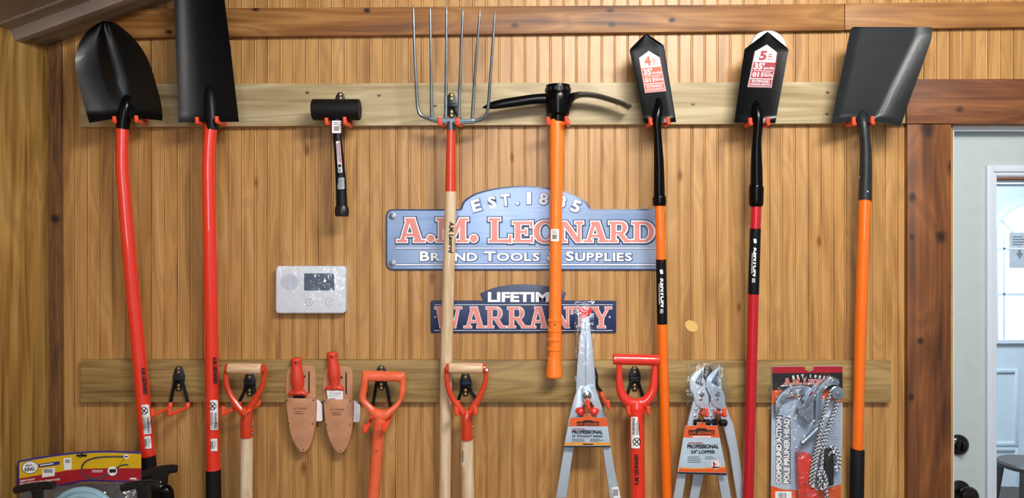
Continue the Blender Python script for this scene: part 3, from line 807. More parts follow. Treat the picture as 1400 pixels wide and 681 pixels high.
# ---------------------------------------------------------------- rubber mallet
ml = empty('rubber_mallet', P(467, 298, .09), 'short black rubber mallet hanging head up at upper left', 'mallet')
dm = .098
build('head', T([(427.6, 150, dm, 13), (428.4, 150, dm, 14.2), (430, 150, dm, 14.4), (489.5, 150, dm, 14.4), (491.3, 150, dm, 14.2), (492.2, 150, dm, 13)], n=40), 'black_rubber', ml)
RM = [(459.5, 158, dm, 6.8), (460.3, 172, dm, 6.6), (461, 182, dm, 6.0), (462, 196, dm, 5.9), (464, 220, .095, 6.6), (465.8, 245, .092, 7.2), (466.8, 268, .09, 7.6), (467.2, 284, .09, 7.8)]
shaft(ml, RM, 'handle', 'black_satin', flat=.75)
build('butt', T([(467.2, 282, .09, 8.4), (467.3, 285, .09, 9.6), (467.4, 293, .09, 9.8), (467.4, 296, .09, 8.6)], n=20, flat=.75), 'black_plastic', ml)
sticker(ml, Flat(460, 173.5, dm + .0165 if False else dm, 0, df=lambda x, y: dm + .0112), -6, -8.5, 6.2, 8.5, seed=4)
fl = Round(RM[3], RM[5], flat=.75)
s = build('size_label', mapped([lrr(-3, -2.6, 40, 2.9, .6)], fl, 1), 'white', ml, label='long white size sticker')
build('stripe', mapped([rect(-2.4, .6, 27, 2.4)], fl, 2), 'pink', s)
bm = mapped([rect(28.5, -2, 33, 2.2)] + lines(0, -2.2, 27, .2, 3, 2), fl, 2); text('24', fl, 5, 4, 34, -2, .04, bm=bm, lift=2); build('print', bm, 'ink', s)
fl2 = Round(RM[5], RM[7], flat=.75)
s = build('spec_label', mapped([lrr(-2, -4.6, 13.5, 4.8, .8)], fl2, 1), 'line_grey', ml, label='small grey spec sticker')
build('print', mapped(lines(-1, -4, 12.5, 4.2, 6, 5), fl2, 2), 'ink_grey', s)
# ---------------------------------------------------------------- six tined fork
fk = empty('bedding_fork', P(607, 800, .05), 'six tined steel fork with red ferrule and long pale wooden shaft', 'fork')
df = .10
tines = [[(564.7, 6, .135, .5), (565.4, 20, .134, 1.6), (566.5, 60, .126, 1.9), (568.2, 100, .116, 2.1), (570.3, 138, .105, 2.3), (572.5, 152, .102, 2.4), (577, 158.5, .101, 2.5), (588, 162.5, .101, 2.6), (600, 164.5, .101, 2.6)],
         [(588, 8, .135, .5), (588.3, 22, .133, 1.6), (589, 70, .122, 1.9), (589.6, 120, .108, 2.2), (590.3, 162, .101, 2.4)],
         [(610.5, 8, .135, .5), (610.5, 22, .133, 1.6), (610.1, 70, .122, 1.9), (609.7, 120, .108, 2.2), (609.4, 163, .101, 2.6)],
         [(632.8, 10, .135, .5), (632.5, 24, .133, 1.6), (630.4, 70, .122, 1.9), (628.6, 120, .108, 2.2), (627, 164, .101, 2.4)],
         [(656, 11, .135, .5), (655.4, 26, .133, 1.6), (651.8, 70, .122, 1.9), (648.2, 120, .108, 2.2), (645.4, 165, .101, 2.4)],
         [(677, 14.5, .135, .5), (676, 28, .133, 1.6), (673, 70, .124, 1.9), (670, 110, .114, 2.1), (667.8, 142, .105, 2.3), (665.4, 155, .102, 2.4), (659.5, 162.5, .101, 2.5), (647, 166, .101, 2.6), (630, 166.5, .101, 2.6)]]
for t in tines: build('tine', T(t, n=10, smooth=4), 'steel_dark', fk)
bm = PL([(586, 158.5), (592, 160), (603, 161.5), (611, 160.5), (627, 162), (640, 162.5), (646, 161.5), (651, 165), (648, 168.5), (636, 169.2), (624, 169.5), (618, 171.5), (611, 169.5), (598, 168), (586, 164.5)], df-.005, df+.006, .002)
tube(bm, [(616.7, 178, .098, 6.2), (616.7, 166, .1, 6.0)], n=16)
build('crossbar', bm, 'steel_dark', fk)
FK = [(616.5, 170, .098, 5.8), (616.6, 180, .098, 6), (616.4, 215, .094, 7), (616.2, 250, .090, 7.8), (616.1, 262, .089, 7.9)]
shaft(fk, FK, 'ferrule', 'red_yoke')
FW = [(616.1, 261.5, .089, 7.8), (614.5, 330, .080, 8.1), (613, 380, .073, 8.3), (610.9, 460, .062, 8.4), (609.2, 560, .052, 8.3), (608, 681, .047, 8.1), (606.8, 800, .045, 8.1)]
shaft(fk, FW, 'shaft', 'handle_wood')
mp = Round(ax(FW, 300), ax(FW, 420))
bm = text('A.M. Leonard', mp, 43, 6.4, 3, -1, .06, .12); text('GARDEN TOOLS', mp, 16, 1.6, 18, -3.6, .01, bm=bm)
build('lettering', bm, 'ink', fk, label='black maker lettering down the shaft')
# ---------------------------------------------------------------- pickaxe
pk = empty('pickaxe', P(757, 517, .07), 'black pickaxe head on a bright orange handle with ringed grip', 'pickaxe')
dp = .085
bm = T([(763, 117.5, dp, 15), (763, 117, dp, 16.6), (763, 127, dp, 16.9), (763, 128, dp, 16.2), (763, 129, dp, 17.6), (763, 133, dp, 18.4), (763, 142, dp, 17.6), (763, 150, dp, 16.4), (763, 156.5, dp, 15.4), (763, 157.5, dp, 13), (762.7, 158.5, dp, 11), (762.5, 167, dp, 10.6)], n=36)
for i in range(9):
    a = math.radians(205 + 16.5*i)
    x = 763 + 16.8*math.cos(a); d_ = dp - .0373*math.sin(a)
    c = P(x, 122, d_); 
    w_ = bmesh.new()
build('eye', bm, 'black_gloss', pk)
bm = bmesh.new()
for i in range(14):
    a = 2*PI*i/14; r = M(16.4, dp); c = P(763, 123.5, dp) + Vector((math.cos(a)*r, math.sin(a)*r, 0))
    b2 = bmesh.ops.create_cube(bm, size=1)['verts']
    rot = Matrix.Rotation(a, 4, 'Z')
    for v in b2: v.co = c + rot @ Vector((v.co.x*.006, v.co.y*.008, v.co.z*.010))
build('collar_slots', bm, 'ink', pk, label='dark slots round the collar')
def tine2(upper, lower, hw, dmid):
    """curved head arm: upper and lower edge in pixels, half depth hw at each station"""
    bm = bmesh.new(); rings = []
    for (ux, uy), (lx, ly), h in zip(upper, lower, hw):
        a, b = P(ux, uy, dmid), P(lx, ly, dmid)
        ring = [a + Vector((0, -h*.55, 0)), a + Vector((0, h*.55, 0)), a.lerp(b, .3) + Vector((0, h, 0)), a.lerp(b, .75) + Vector((0, h, 0)), b + Vector((0, h*.55, 0)), b + Vector((0, -h*.55, 0)), a.lerp(b, .75) + Vector((0, -h, 0)), a.lerp(b, .3) + Vector((0, -h, 0))]
        rings.append([bm.verts.new(p) for p in ring])
    for a, b in zip(rings, rings[1:]):
        for k in range(8): bm.faces.new((a[k], a[(k+1) % 8], b[(k+1) % 8], b[k]))
    bm.faces.new(rings[0]); bm.faces.new(rings[-1][::-1]); return bm
up = catmull([(752, 127), (745, 128.3), (728, 129.6), (710, 132.2), (690, 135.4), (675.4, 138.6), (666, 142.5), (659.4, 147)], 4)
lo = catmull([(752, 144), (745, 141.6), (728, 142.4), (710, 144.9), (690, 147.4), (675.4, 149), (666, 148.7), (659.4, 147.9)], 4)
n_ = len(up); build('pick_point', tine2(up, lo, [.014 - .0135*(i/(n_-1))**2.5 for i in range(n_)], dp), 'black_gloss', pk, sharp=50)
up = catmull([(774, 129), (781, 128), (788, 126.6), (797, 126.3), (817, 128.8), (843.6, 137), (855, 141.4), (862, 144.6)], 4)
lo = catmull([(774, 152), (780, 147), (785.4, 137), (796.4, 132.4), (817, 134), (843.6, 141.5), (854, 145.6), (861, 149)], 4)
build('adze_blade', tine2(up, lo, [.016 + .016*(i/(n_-1)) for i in range(n_)], dp), 'black_gloss', pk, sharp=40)
PH = [(761.5, 164, dp, 10.3), (761.6, 172, .085, 10.4), (761.4, 200, .084, 10.3), (760.9, 235, .083, 9.4), (760.4, 270, .082, 8.6), (759.8, 310, .080, 8.4), (759.3, 380, .076, 8.5), (759, 430, .072, 8.6), (758.9, 437, .072, 8.7)]
shaft(pk, PH, 'shaft', 'orange_pick', n=24)
g = []
for y0, y1 in ((436, 450), (450, 462.5), (462.5, 475.5), (475.5, 487.5)):
    x = 758.8 - (y0-436)*.015
    g += [(x, y0, .071, 9.0), (x, y0+.8, .071, 10.1), (x, y0+3.2, .071, 10.0), (x, y0+4.2, .071, 9.2), (x, y1-.3, .071, 8.9)]
g += [(757.8, 488, .070, 9.4), (757.7, 500, .070, 10.4), (757.5, 511, .070, 11.6), (757.4, 514.5, .070, 11.6), (757.4, 516.5, .070, 10.2)]
build('grip', T(g, n=28), 'orange_pick', pk, sharp=28)
bm = bmesh.new(); lathe_y(bm, P(759, 444, .072+M(9.4, .072)), [(0, .0022), (.0006, .0020)], 12); build('pin', bm, 'ink', pk)
sticker(pk, Flat(758.8, 321.5, .086, 0, df=lambda x, y: .080 + math.sqrt(max(0, 8.4**2-(x-759.6)**2))*M(1, .086)), -5.6, -8.3, 5.2, 8.3, seed=5)
# ---------------------------------------------------------------- trenching shovels
def trench(name_label, tip, ls, bl, br, rs, lab, lcol, num, neck, hand, m, band, base, hd):
    r = empty('trenching_shovel', base, name_label, 'shovel')
    dep = lambda x, y: .100 + .012*max(0, (168-y)/125)
    Lc = [bl, ((bl[0]+ls[0])/2, (bl[1]+ls[1])/2), ls, tip]; Rc = [br, ((br[0]+rs[0])/2, (br[1]+rs[1])/2), rs, tip]
    bt = 20
    def dpt(u, v): return .100 + .014*v + .004*abs(u)**3 + .008*max(0, 1-v/.05)*abs(u)
    build('blade', blade(Lc, Rc, dpt, smooth=0, th=.0025), 'black_gloss', r, sharp=50)
    # sticker on the blade
    bx = sum(p[0] for p in (ls, rs, bl, br))/4
    ld = lambda x, y: .1018 + .014*max(0, min(1, (167-y)/122))
    pk_, l1, b1, b2, r1 = lab
    mp = Flat(0, 0, 0, 0, df=ld)
    loc = lambda p: (p[0], -p[1])
    def poly(k):   # shrink towards centre
        cx = sum(p[0] for p in lab)/5; cy = sum(p[1] for p in lab)/5
        return [(cx+(p[0]-cx)*k, -(cy+(p[1]-cy)*k)) for p in lab]
    def mapf(x, y, lift=1): px, py = CX + 0, 0; return P(x, -y, ld(x, -y) + EPS*lift)
    class BM:
        r = 6; df = None
        def __call__(s, x, y, lift=1): return P(x, -y, ld(x, -y) + EPS*lift)
    q = BM()
    s = build('blade_label', mapped([poly(1)], q, 1), 'label_white', r, label='white and coloured size label on the blade')
    # frame for the label: axes u (left to right along the bottom), v up
    U = (b2[0]-b1[0], b2[1]-b1[1]); V = (l1[0]-b1[0], l1[1]-b1[1])
    class LM:
        r = 6; df = None
        def __call__(s_, x, y, lift=1):
            px = b1[0] + U[0]*x/30 + V[0]*y/48; py = b1[1] + U[1]*x/30 + V[1]*y/48
            return P(px, py, ld(px, py) + EPS*lift)
    lm = LM()
    build('colour_field', mapped([rect(1.5, 1.5, 28.5, 11), rect(1.5, 12.2, 28.5, 34)], lm, 2), lcol, s)
    bm = text(num, lm, 9, 13, 7, 36.5, .05, lift=2); text('INCH', lm, 8, 2.6, 17.5, 37, .01, lift=2, bm=bm); mapped(lines(17.5, 40.5, 24, 46, 2, 3), lm, 2, bm)
    mapped([rect(.3, .3, 29.7, .9), rect(.3, .3, .9, 47.5), rect(29.1, .3, 29.7, 47.5)], lm, 2, bm)
    build('number', bm, lcol, s)
    bm = text("35'", lm, 12.5, 9, 3, 24, .04, lift=3); text('angle', lm, 13, 5, 15, 23.4, .02, lift=3, bm=bm)
    text('011', lm, 12.5, 6.5, 3, 14, .04, lift=3, bm=bm); text('gauge', lm, 12, 4.4, 16, 13.6, .02, lift=3, bm=bm)
    mapped([rect(4, 22, 27, 22.8)], lm, 3, bm); mapped(lines(16, 18.8, 27, 21, 2, 3), lm, 3, bm)
    text('EXTENDED', lm, 22, 3.2, 4, 6.6, .03, lift=3, bm=bm); text('HANDLE LENGTH', lm, 24, 2.8, 3, 2.7, .03, lift=3, bm=bm)
    build('white_print', bm, 'label_white', s)
    build('neck', T(neck, n=20, smooth=5), 'black_gloss', r)
    shaft(r, hand, 'shaft', m)
    # black maker band
    a, b = ax(hand, band[0]), ax(hand, band[1])
    bb = build('band', T([(a[0], a[1], a[2], a[3]+.25), (b[0], b[1], b[2], b[3]+.25)], n=20), 'black_satin', r, label='black printed band round the shaft')
    mp = Round((a[0], a[1], a[2], a[3]+.3), (b[0], b[1], b[2], b[3]+.3))
    L = band[1]-band[0]
    bm = text('KENYON', mp, 40, 5.6, 26, -1.6, .05, .15); mapped([[(15, -2), (20, -1), (20, 3), (15, 2)], [(14.2, -2.2), (14.8, -2.1), (14.8, 2), (14.2, 1.9)]], mp, 1, bm)
    text('FOUNDERS', mp, 28, 1.5, 34, -3.8, .01, bm=bm); mapped(lines(68, -2.6, 76, 2, 3, 4), mp, 1, bm)
    build('lettering', bm, 'white', bb)
    arc = []
    for i in range(10):
        t0, t1 = i/10, (i+1)/10
        f = lambda t: (1+24*t, 1.5 + 3.6*math.sin(t*PI*.5) )
        (xa, ya), (xb, yb) = f(t0), f(t1)
        arc.append([(xa, ya), (xb, yb), (xb, yb+1.3*(1-t1)+.15), (xa, ya+1.3*(1-t0)+.15)])
    build('swoosh', mapped(arc, mp, 1), 'crimson', bb)
    return r
N4 = [(900, 135.5, .101, 3.00), (900.4, 140, .106, 4.20), (900.4, 148, .113, 5.65), (898.6, 160, .116, 6.10), (898, 172, .115, 5.88), (899, 186, .112, 5.65), (900, 205, .108, 6.33), (900.8, 225, .105, 7.01), (901.2, 262, .100, 7.68), (901.3, 268, .099, 7.91), (901.4, 270, .099, 9.15), (901.6, 280, .098, 9.15), (901.6, 282, .098, 6.90)]
H4 = [(901.7, 281, .098, 6.7), (903.5, 345, .092, 6.8), (905.2, 440, .082, 6.9), (908, 540, .068, 7), (911.8, 676, .056, 7), (915, 800, .05, 7)]
trench('orange handled trenching shovel, narrow black blade with orange 4 label', (883, 45), (860.6, 67.6), (881, 168), (924.5, 167), (907.6, 61.7),
       [(887, 69.5), (873.5, 79.5), (882, 127.2), (910.8, 124.5), (902.3, 79)], 'label_orange', '4', N4, H4, 'orange', (354.5, 443), P(915, 800, .05), 0)
N5 = [(1033, 138.5, .101, 3.00), (1033.4, 143, .106, 4.40), (1035.4, 152, .113, 6.05), (1036.6, 163, .116, 6.50), (1036.2, 175, .115, 6.27), (1034.8, 190, .112, 6.27), (1034.2, 205, .109, 6.94), (1034.2, 225, .106, 7.84), (1034.3, 248, .102, 8.40), (1034.2, 254, .101, 8.51), (1034, 256, .101, 9.86), (1033.8, 272, .1, 9.86), (1033.7, 280, .099, 9.41), (1033.7, 283, .099, 7.40)]
H5 = [(1033.7, 282, .099, 7.1), (1031.5, 350, .092, 7.2), (1029, 440, .082, 7.3), (1026.6, 540, .077, 7.3), (1023, 676, .075, 7.3), (1019.5, 800, .073, 7.3)]
trench('crimson handled trenching shovel, black blade with dark red 5 label', (1049.5, 43), (1018, 67), (1003.7, 167), (1060, 168.5), (1078.5, 67),
       [(1048.5, 61), (1031.8, 70.5), (1022, 119), (1055, 120), (1062.3, 71.6)], 'label_red', '5', N5, H5, 'crimson', (312.5, 402), P(1019.5, 800, .05), 0)
# white disc on the wall behind it
bm = bmesh.new(); lathe_y(bm, P(1048, 68, 0), [(0, M(25)), (.012, M(25)), (.02, M(23.5)), (.024, M(20)), (.026, M(14)), (.026, M(6))], 40)
single('wall_sensor', bm, 'white', 'white round sensor on the wall, mostly behind the dark red 5 label shovel', 'sensor')
# ---------------------------------------------------------------- square shovel
sq = empty('square_shovel', P(1168, 790, .05), 'large grey steel square shovel with orange shaft, rightmost on the upper board', 'shovel')
Lc = [(1136.3, 170), (1145, 125), (1155, 80), (1162, 45), (1164, 38.5), (1168, 36.8)]
Rc = [(1232, 172), (1245, 133), (1258, 98), (1271, 61), (1274.3, 48), (1273.3, 37)]
def dsq(u, v):
    side = max(0, (abs(u)-.18-.42*v if u > 0 else abs(u)-.78))/(.6 if u > 0 else .4)
    fan = max(0, 1-v/.06)
    return .086 + .035*v + .030*min(1.3, side)**1.4 + .022*fan*min(1, max(0, (abs(u)-.2)*3))
build('blade', blade(Lc, Rc, dsq, nu=40, nv=40, smooth=4, dy=lambda u, v: 10*max(0, 1-abs(u+.05)/.95)*max(0, 1-v/.25)**2), 'gunmetal', sq, sharp=60)
NS = [(1178, 153, .080, 5), (1178.8, 159, .088, 7.4), (1179.6, 165, .097, 7.4), (1181, 172, .103, 6.8), (1182.3, 185, .104, 6.6), (1183.4, 200, .102, 7.2), (1183.6, 225, .099, 7.9), (1183, 250, .096, 8.4), (1182.6, 271, .094, 8.7), (1182.5, 274, .094, 8.4)]
build('socket', T(NS, n=22, smooth=4), 'gunmetal', sq)
for y, s in ((243, -1), (243, 1)):
    bm = bmesh.new(); c = P(1183.2+s*7.8, y, .0965); bmesh.ops.create_uvsphere(bm, u_segments=10, v_segments=6, radius=.004, matrix=Matrix.Translation(c)); build('rivet', bm, 'steel', sq)
bm = bmesh.new(); bmesh.ops.create_uvsphere(bm, u_segments=10, v_segments=6, radius=.0045, matrix=Matrix.Translation(P(1186, 262, .094+M(7.8, .1)))); build('rivet', bm, 'chrome', sq)
HS = [(1182.5, 268, .094, 7.6), (1181.3, 310, .09, 7.6), (1178.3, 400, .08, 7.4), (1176.4, 460, .072, 7.3), (1174.3, 540, .063, 7.2), (1172.5, 617, .056, 7.1)]
shaft(sq, HS, 'shaft', 'orange')
build('grip', T([(1172.5, 614, .056, 8.6), (1172.4, 615, .056, 9.1), (1171.4, 681, .053, 9.2), (1169.5, 770, .05, 9.3), (1169.4, 775, .05, 8)], n=20), 'black_rubber', sq)

# ================================================================== D-GRIP TOOLS
def yoke_tool(label, gx0, gx1, gy, left, right, neckc, neck_y, shaft_spec, dg, lab, bolt=False):
    r = empty('d_grip_shaft', P(shaft_spec[-1][0], shaft_spec[-1][1], .06), label, 'tool handle', 'wooden D-grip tool shafts')
    build('grip', T([(gx0, gy, dg, 6.6), (gx0+1, gy+.05, dg, 7.2), ((gx0+gx1)/2, gy+.1, dg, 7.4), (gx1-1, gy+.2, dg, 7.2), (gx1, gy+.2, dg, 6.6)], n=24), 'grip_wood', r, label='pale turned wooden grip')
    bm = T([(x, y, dg-.004*min(1, max(0, (y-gy)/40)), w) for x, y, w in left], n=14, smooth=5, flat=.75)
    tube(bm, [(x, y, dg-.004*min(1, max(0, (y-gy)/40)), w) for x, y, w in right], n=14, smooth=5, flat=.75)
    tube(bm, [(gx0-4.4, gy, dg, 5.4), (gx0-3.6, gy, dg, 6.6), (gx0-.5, gy, dg, 6.9)], n=20); tube(bm, [(gx1+.5, gy+.2, dg, 6.9), (gx1+4, gy+.2, dg, 6.6), (gx1+4.8, gy+.2, dg, 5.4)], n=20)
    x0, y0 = neckc
    tube(bm, [(x0, y0-12, dg-.006, 3), (x0, y0-6, dg-.006, 6.5), (x0+.1, y0, dg-.005, 7.8), (x0+.3, y0+14, dg-.006, 8.2), (x0+.5, neck_y-.5, dg-.008, 8.6), (x0+.5, neck_y, dg-.008, 8.2)], n=22, smooth=4)
    build('yoke', bm, 'red_yoke', r)
    for yy in (neck_y-16, neck_y-4):
        bm = bmesh.new(); bmesh.ops.create_uvsphere(bm, u_segments=10, v_segments=6, radius=.0038, matrix=Matrix.Translation(P(x0+8.3, yy, dg-.004))); build('rivet', bm, 'steel', r)
    if bolt:
        build('bolt', T([(gx1+4, gy+3, dg+.004, 2.4), (gx1+6.5, gy+3, dg+.004, 2.3), (gx1+7, gy+3, dg+.004, 1.2)], n=8), 'chrome', r)
    build('shaft', T(shaft_spec, n=20, smooth=4), 'handle_wood', r)
    mp = Round(ax(shaft_spec, shaft_spec[0][1]), ax(shaft_spec, 681))
    sticker(r, mp, lab[0], lab[2], lab[1], lab[3], seed=6)
    return r
yoke_tool('pale wooden shaft with wooden D-grip, beside the straight red shaft', 312, 358, 504,
          [(309.5, 501, 3), (308.6, 514, 3.4), (310.5, 529, 3.8), (316, 542, 4.4), (323, 553, 5), (331, 563, 5.4), (335.5, 570, 5)],
          [(362.4, 503, 3), (361, 516, 3.4), (358, 529, 3.8), (352, 541, 4.4), (345.5, 552, 5), (339, 562, 5.4), (335.5, 570, 5)],
          (337, 568), 596.5, [(337.4, 596, .087, 8.3), (336.8, 640, .083, 8.5), (336.4, 690, .08, 8.6), (336, 800, .07, 8.6)], .098, (7, 20, -8, -3.5))
yoke_tool('pale wooden shaft with wooden D-grip, touching the long fork shaft', 614, 660, 503.5,
          [(611, 502, 3), (610.6, 516, 3.4), (613, 531, 3.8), (619, 545, 4.4), (626.5, 556, 5), (634, 566, 5.4), (638, 574, 5)],
          [(664.5, 504, 3), (664, 518, 3.4), (660.5, 532, 3.8), (654.5, 545, 4.4), (648, 556, 5), (641.5, 566, 5.4), (638, 574, 5)],
          (638, 572), 599.5, [(638.6, 599, .087, 8.6), (639.2, 640, .083, 8.9), (639.8, 690, .08, 9), (640.4, 800, .07, 9)], .100, (13, 38, -8.2, -3.8), True)
def dcurve(pts, n=48):
    """closed outline resampled evenly, rounded corners"""
    k = len(pts); ext = [pts[-1]] + pts + [pts[0], pts[1]]
    cm = catmull(ext, 8)[8:8*(k+1)+1]
    return resample(cm, n)[:-1]
def ring_body(outer, inner, dc, half, n=72):
    """rounded closed D loop: section lofted between the outer and inner outline"""
    A, B = dcurve(outer, n), dcurve(inner, n); bm = bmesh.new(); rings = []
    m = 14
    for a, b in zip(A, B):
        ca_, cb = P(a[0], a[1], dc), P(b[0], b[1], dc); mid = (ca_+cb)/2; w = (ca_-cb)/2
        h = min(half, w.length*1.0)
        rings.append([bm.verts.new(mid + w*math.copysign(abs(math.cos(2*PI*k/m))**.75, math.cos(2*PI*k/m)) + Vector((0, 1, 0))*h*math.copysign(abs(math.sin(2*PI*k/m))**.75, math.sin(2*PI*k/m))) for k in range(m)])
    L = len(rings)
    for i in range(L):
        a, b = rings[i], rings[(i+1) % L]
        for k in range(m): bm.faces.new((a[k], a[(k+1) % m], b[(k+1) % m], b[k]))
    return bm
# orange plastic D-grip
og = empty('d_grip_shaft', P(508, 800, .07), 'plain orange plastic D-grip and leaning orange shaft between the sheaths and the fork', 'tool handle')
outer = [(495.5, 509), (499, 506.5), (525, 507.5), (551, 508.5), (555, 512), (554.5, 525), (554, 538), (546, 555), (535.5, 567.5), (528, 574), (522, 576.5), (515, 575), (507.5, 568), (498, 556), (491.5, 545), (493, 528)]
inner = [(504, 522.5), (506.5, 521.2), (525, 521.5), (544, 521.6), (546.5, 523.5), (546, 534), (545, 545), (539.5, 552), (533, 557), (528, 559.5), (524, 560.2), (519, 559.5), (512.5, 557), (505, 550.5), (500.5, 545), (502, 534)]
build('d_grip', ring_body(outer, inner, .098, .016), 'orange_poly', og, sharp=60)
OG = [(521, 566, .097, 7), (520, 574, .096, 8.6), (518.6, 584, .094, 8.2), (516.5, 605, .09, 8.0), (513.8, 640, .084, 7.9), (510, 684, .08, 7.9), (501, 800, .07, 8)]
shaft(og, OG, 'shaft', 'orange_poly')
bm = bmesh.new(); lathe_y(bm, P(514.5, 617, .088+M(7.9, .09)), [(0, .0024), (.0006, .002)], 12); build('pin_hole', bm, 'ink', og)
# bright red D-grip
rg = empty('d_grip_shaft', P(872, 800, .07), 'bright red D-grip and red shaft with warning sticker, right of the shears', 'tool handle')
build('grip', T([(838, 491, .1, 6.4), (838.6, 491, .1, 7.3), (841, 491, .1, 7.6), (870, 491.8, .1, 7.7), (899, 492.6, .1, 7.6), (901.2, 492.6, .1, 7.3), (901.8, 492.6, .1, 6.4)], n=24), 'red_plastic', rg)
arm = [(846.5, 496, .1, 3.6), (846.5, 510, .099, 4.2), (846.8, 524, .099, 5), (849, 536, .098, 6), (855, 546, .098, 7), (863, 551, .097, 7.6), (871, 552.5, .097, 7.8), (879, 550.5, .097, 7.6), (886, 545, .098, 7), (892, 534, .098, 6), (894, 522, .099, 5), (895, 509, .099, 4.2), (895.4, 496, .1, 3.6)]
build('yoke', T(arm, n=16, smooth=5, flat=.9), 'red_plastic', rg)
RG = [(870.5, 548, .096, 8), (870.4, 556, .095, 10.6), (870.3, 562, .094, 10.8), (870.5, 590, .091, 10.3), (871.4, 640, .085, 9.9), (872, 690, .08, 9.7), (872.6, 800, .07, 9.6)]
shaft(rg, RG, 'shaft', 'red_handle', n=24)
mp = Round(ax(RG, 681), ax(RG, 560))
warning(rg, mp, 68, -7.6, 111, 8, circle_first=True)
build('lettering', text('A.M. LEONARD', mp, 43, 5.6, 17, -1.8, .05), 'ink', rg, label='black maker lettering on the red shaft')

# ================================================================== SHEATHED KNIVES
def sheath(dx, dy, label, klabel, kn, tag, extra_label):
    X = lambda p: (p[0]+dx, p[1]+dy)
    s = empty('knife_sheath', P(414+dx, 619+dy, BD), label, 'sheath', 'leather knife sheaths')
    back = [(391.2, 545), (390.6, 530), (391.8, 512), (394.5, 504), (400, 500.8), (412, 499.8), (423, 500.2), (428.5, 502.6), (431, 509), (431.4, 530), (431.4, 548), (427, 590), (420, 603), (404, 600), (394, 570)]
    slot_in = [(421.8, 508.5), (423.2, 508.5), (423.2, 538), (421.8, 538)]
    build('back_panel', PL([X(p) for p in catmull(back[:11], 3)+back[11:]], BD, BD+.004, .0012), 'leather', s)
    build('belt_slot', PL([X(p) for p in rrect(421.4, 508, 423.4, 538, .9, 3)], BD+.0036, BD+.0046), 'ink', s, label='dark belt slot')
    pk_ = [(391, 544.5), (411, 545.2), (431, 544.5), (431.8, 556), (431.2, 570), (430.5, 583), (428.2, 596.5), (424.8, 607.4), (420.2, 615.4), (415, 618.6), (409.6, 616.4), (403.6, 609), (398.9, 598.4), (395.2, 585), (393, 568.7), (391.4, 554)]
    o = catmull(pk_[3:]+[pk_[0]], 4); o = pk_[:3] + o
    build('pocket', PL([X(p) for p in o], BD+.004, BD+.020, .005, 3), 'leather', s)
    for x, y in ((393, 547), (428.3, 547), (395.3, 579), (428, 579.3), (415, 614.6)):
        bm = bmesh.new(); lathe_y(bm, P(x+dx, y+dy, BD+.0195), [(0, .0032), (.0012, .0028), (.0018, .0012)], 12); build('rivet', bm, 'steel_dark', s)
    mp = Flat(410+dx, 560+dy, BD+.0201)
    bm = text('A.M. LEONARD', mp, 20, 2.6, -10, 0, .0); text('DEL. ROANOKE', mp, 13, 1.6, -7, -3.4, .0, bm=bm) if False else mapped(lines(-7, -7, 8, -1.4, 2, 3, .35), mp, 1, bm)
    build('stamp', bm, 'leather_print', s, label='brown maker stamp in the leather')
    build('tag', PL([X(p) for p in tag], BD+.004, BD+.0048), 'white', s, label='white paper price tag')
    # knife
    k = empty('soil_knife', P(408+dx, 545+dy, BD+.02), klabel, 'knife', 'sheathed red handled knives')
    kd = BD + .014
    build('handle', T([(x, y, kd, r) for x, y, r in kn], n=20, smooth=4, flat=.85), 'knife_red', k)
    a = kn[-1]
    build('guard', T([(a[0]-13, a[1]+1.5, kd, 1.6), (a[0]-10, a[1]-.5, kd, 3.2), (a[0]-4, a[1]-1.5, kd, 4.4), (a[0]+4, a[1]-1.5, kd, 4.2), (a[0]+9, a[1]+.6, kd, 3.2), (a[0]+12.4, a[1]+2.4, kd, 1.6)], n=14, smooth=3, flat=1.1), 'knife_red', k)
    bm = bmesh.new(); lathe_y(bm, P(kn[2][0]-1, kn[2][1]+1, kd+M(kn[2][2]*.85, kd)-.0008), [(0, .0036), (.0012, .003)], 12); build('lanyard_hole', bm, 'ink', k)
    bm = PL([(a[0]-7, a[1]), (a[0]+9, a[1]), (a[0]+8.5, a[1]+12+extra_label*.7), (a[0]+5, a[1]+60), (a[0]+1, a[1]+66), (a[0]-4, a[1]+58), (a[0]-7, a[1]+10)], kd-.0015, kd+.0015)
    build('blade', bm, 'black_satin', k)
    if extra_label:
        lb = build('paper_label', PL([X(p) for p in [(447.8-52, 532.5), (470-52, 532), (470.3-52, 546.5), (449.5-52, 546.5)]], kd+.002, kd+.0026), 'white', k, label='white paper label under the guard')
        mp = Flat(459-52+dx, 540+dy, kd+.0027)
        bm = text('A.M. LEONARD', mp, 16, 1.8, -8, 2.4, .01); mapped(lines(-8, -5, 4, -2.8, 1, 3), mp, 1, bm); mapped(lines(-9, -.5, 9, 1, 1, 5, .3), mp, 1, bm)
        build('print', bm, 'ink_grey', lb)
    bm = bmesh.new(); lathe_y(bm, P(416.5+dx, 514.5+dy, BD+.004), [(0, .003), (.003, .003), (.0036, .002)], 12)
    build('nail', bm, 'ink', s, label='dark nail head')
sheath(0, 0, 'brown leather sheath holding the lower set red knife, the left of the two', 'red handled knife pushed fully into the left sheath',
       [(405.2, 489.3, 5), (405.2, 491, 7.4), (405.2, 495, 7.5), (405.2, 499, 7.0), (405.6, 503, 7.2), (406.3, 512, 8.2), (407, 522, 8.6), (407.4, 530, 7.2), (407.6, 534, 6.6), (407.8, 538, 7)],
       [(431, 545), (436, 547.5), (440.6, 553), (440.8, 574), (439, 576), (430.6, 576)], 0)
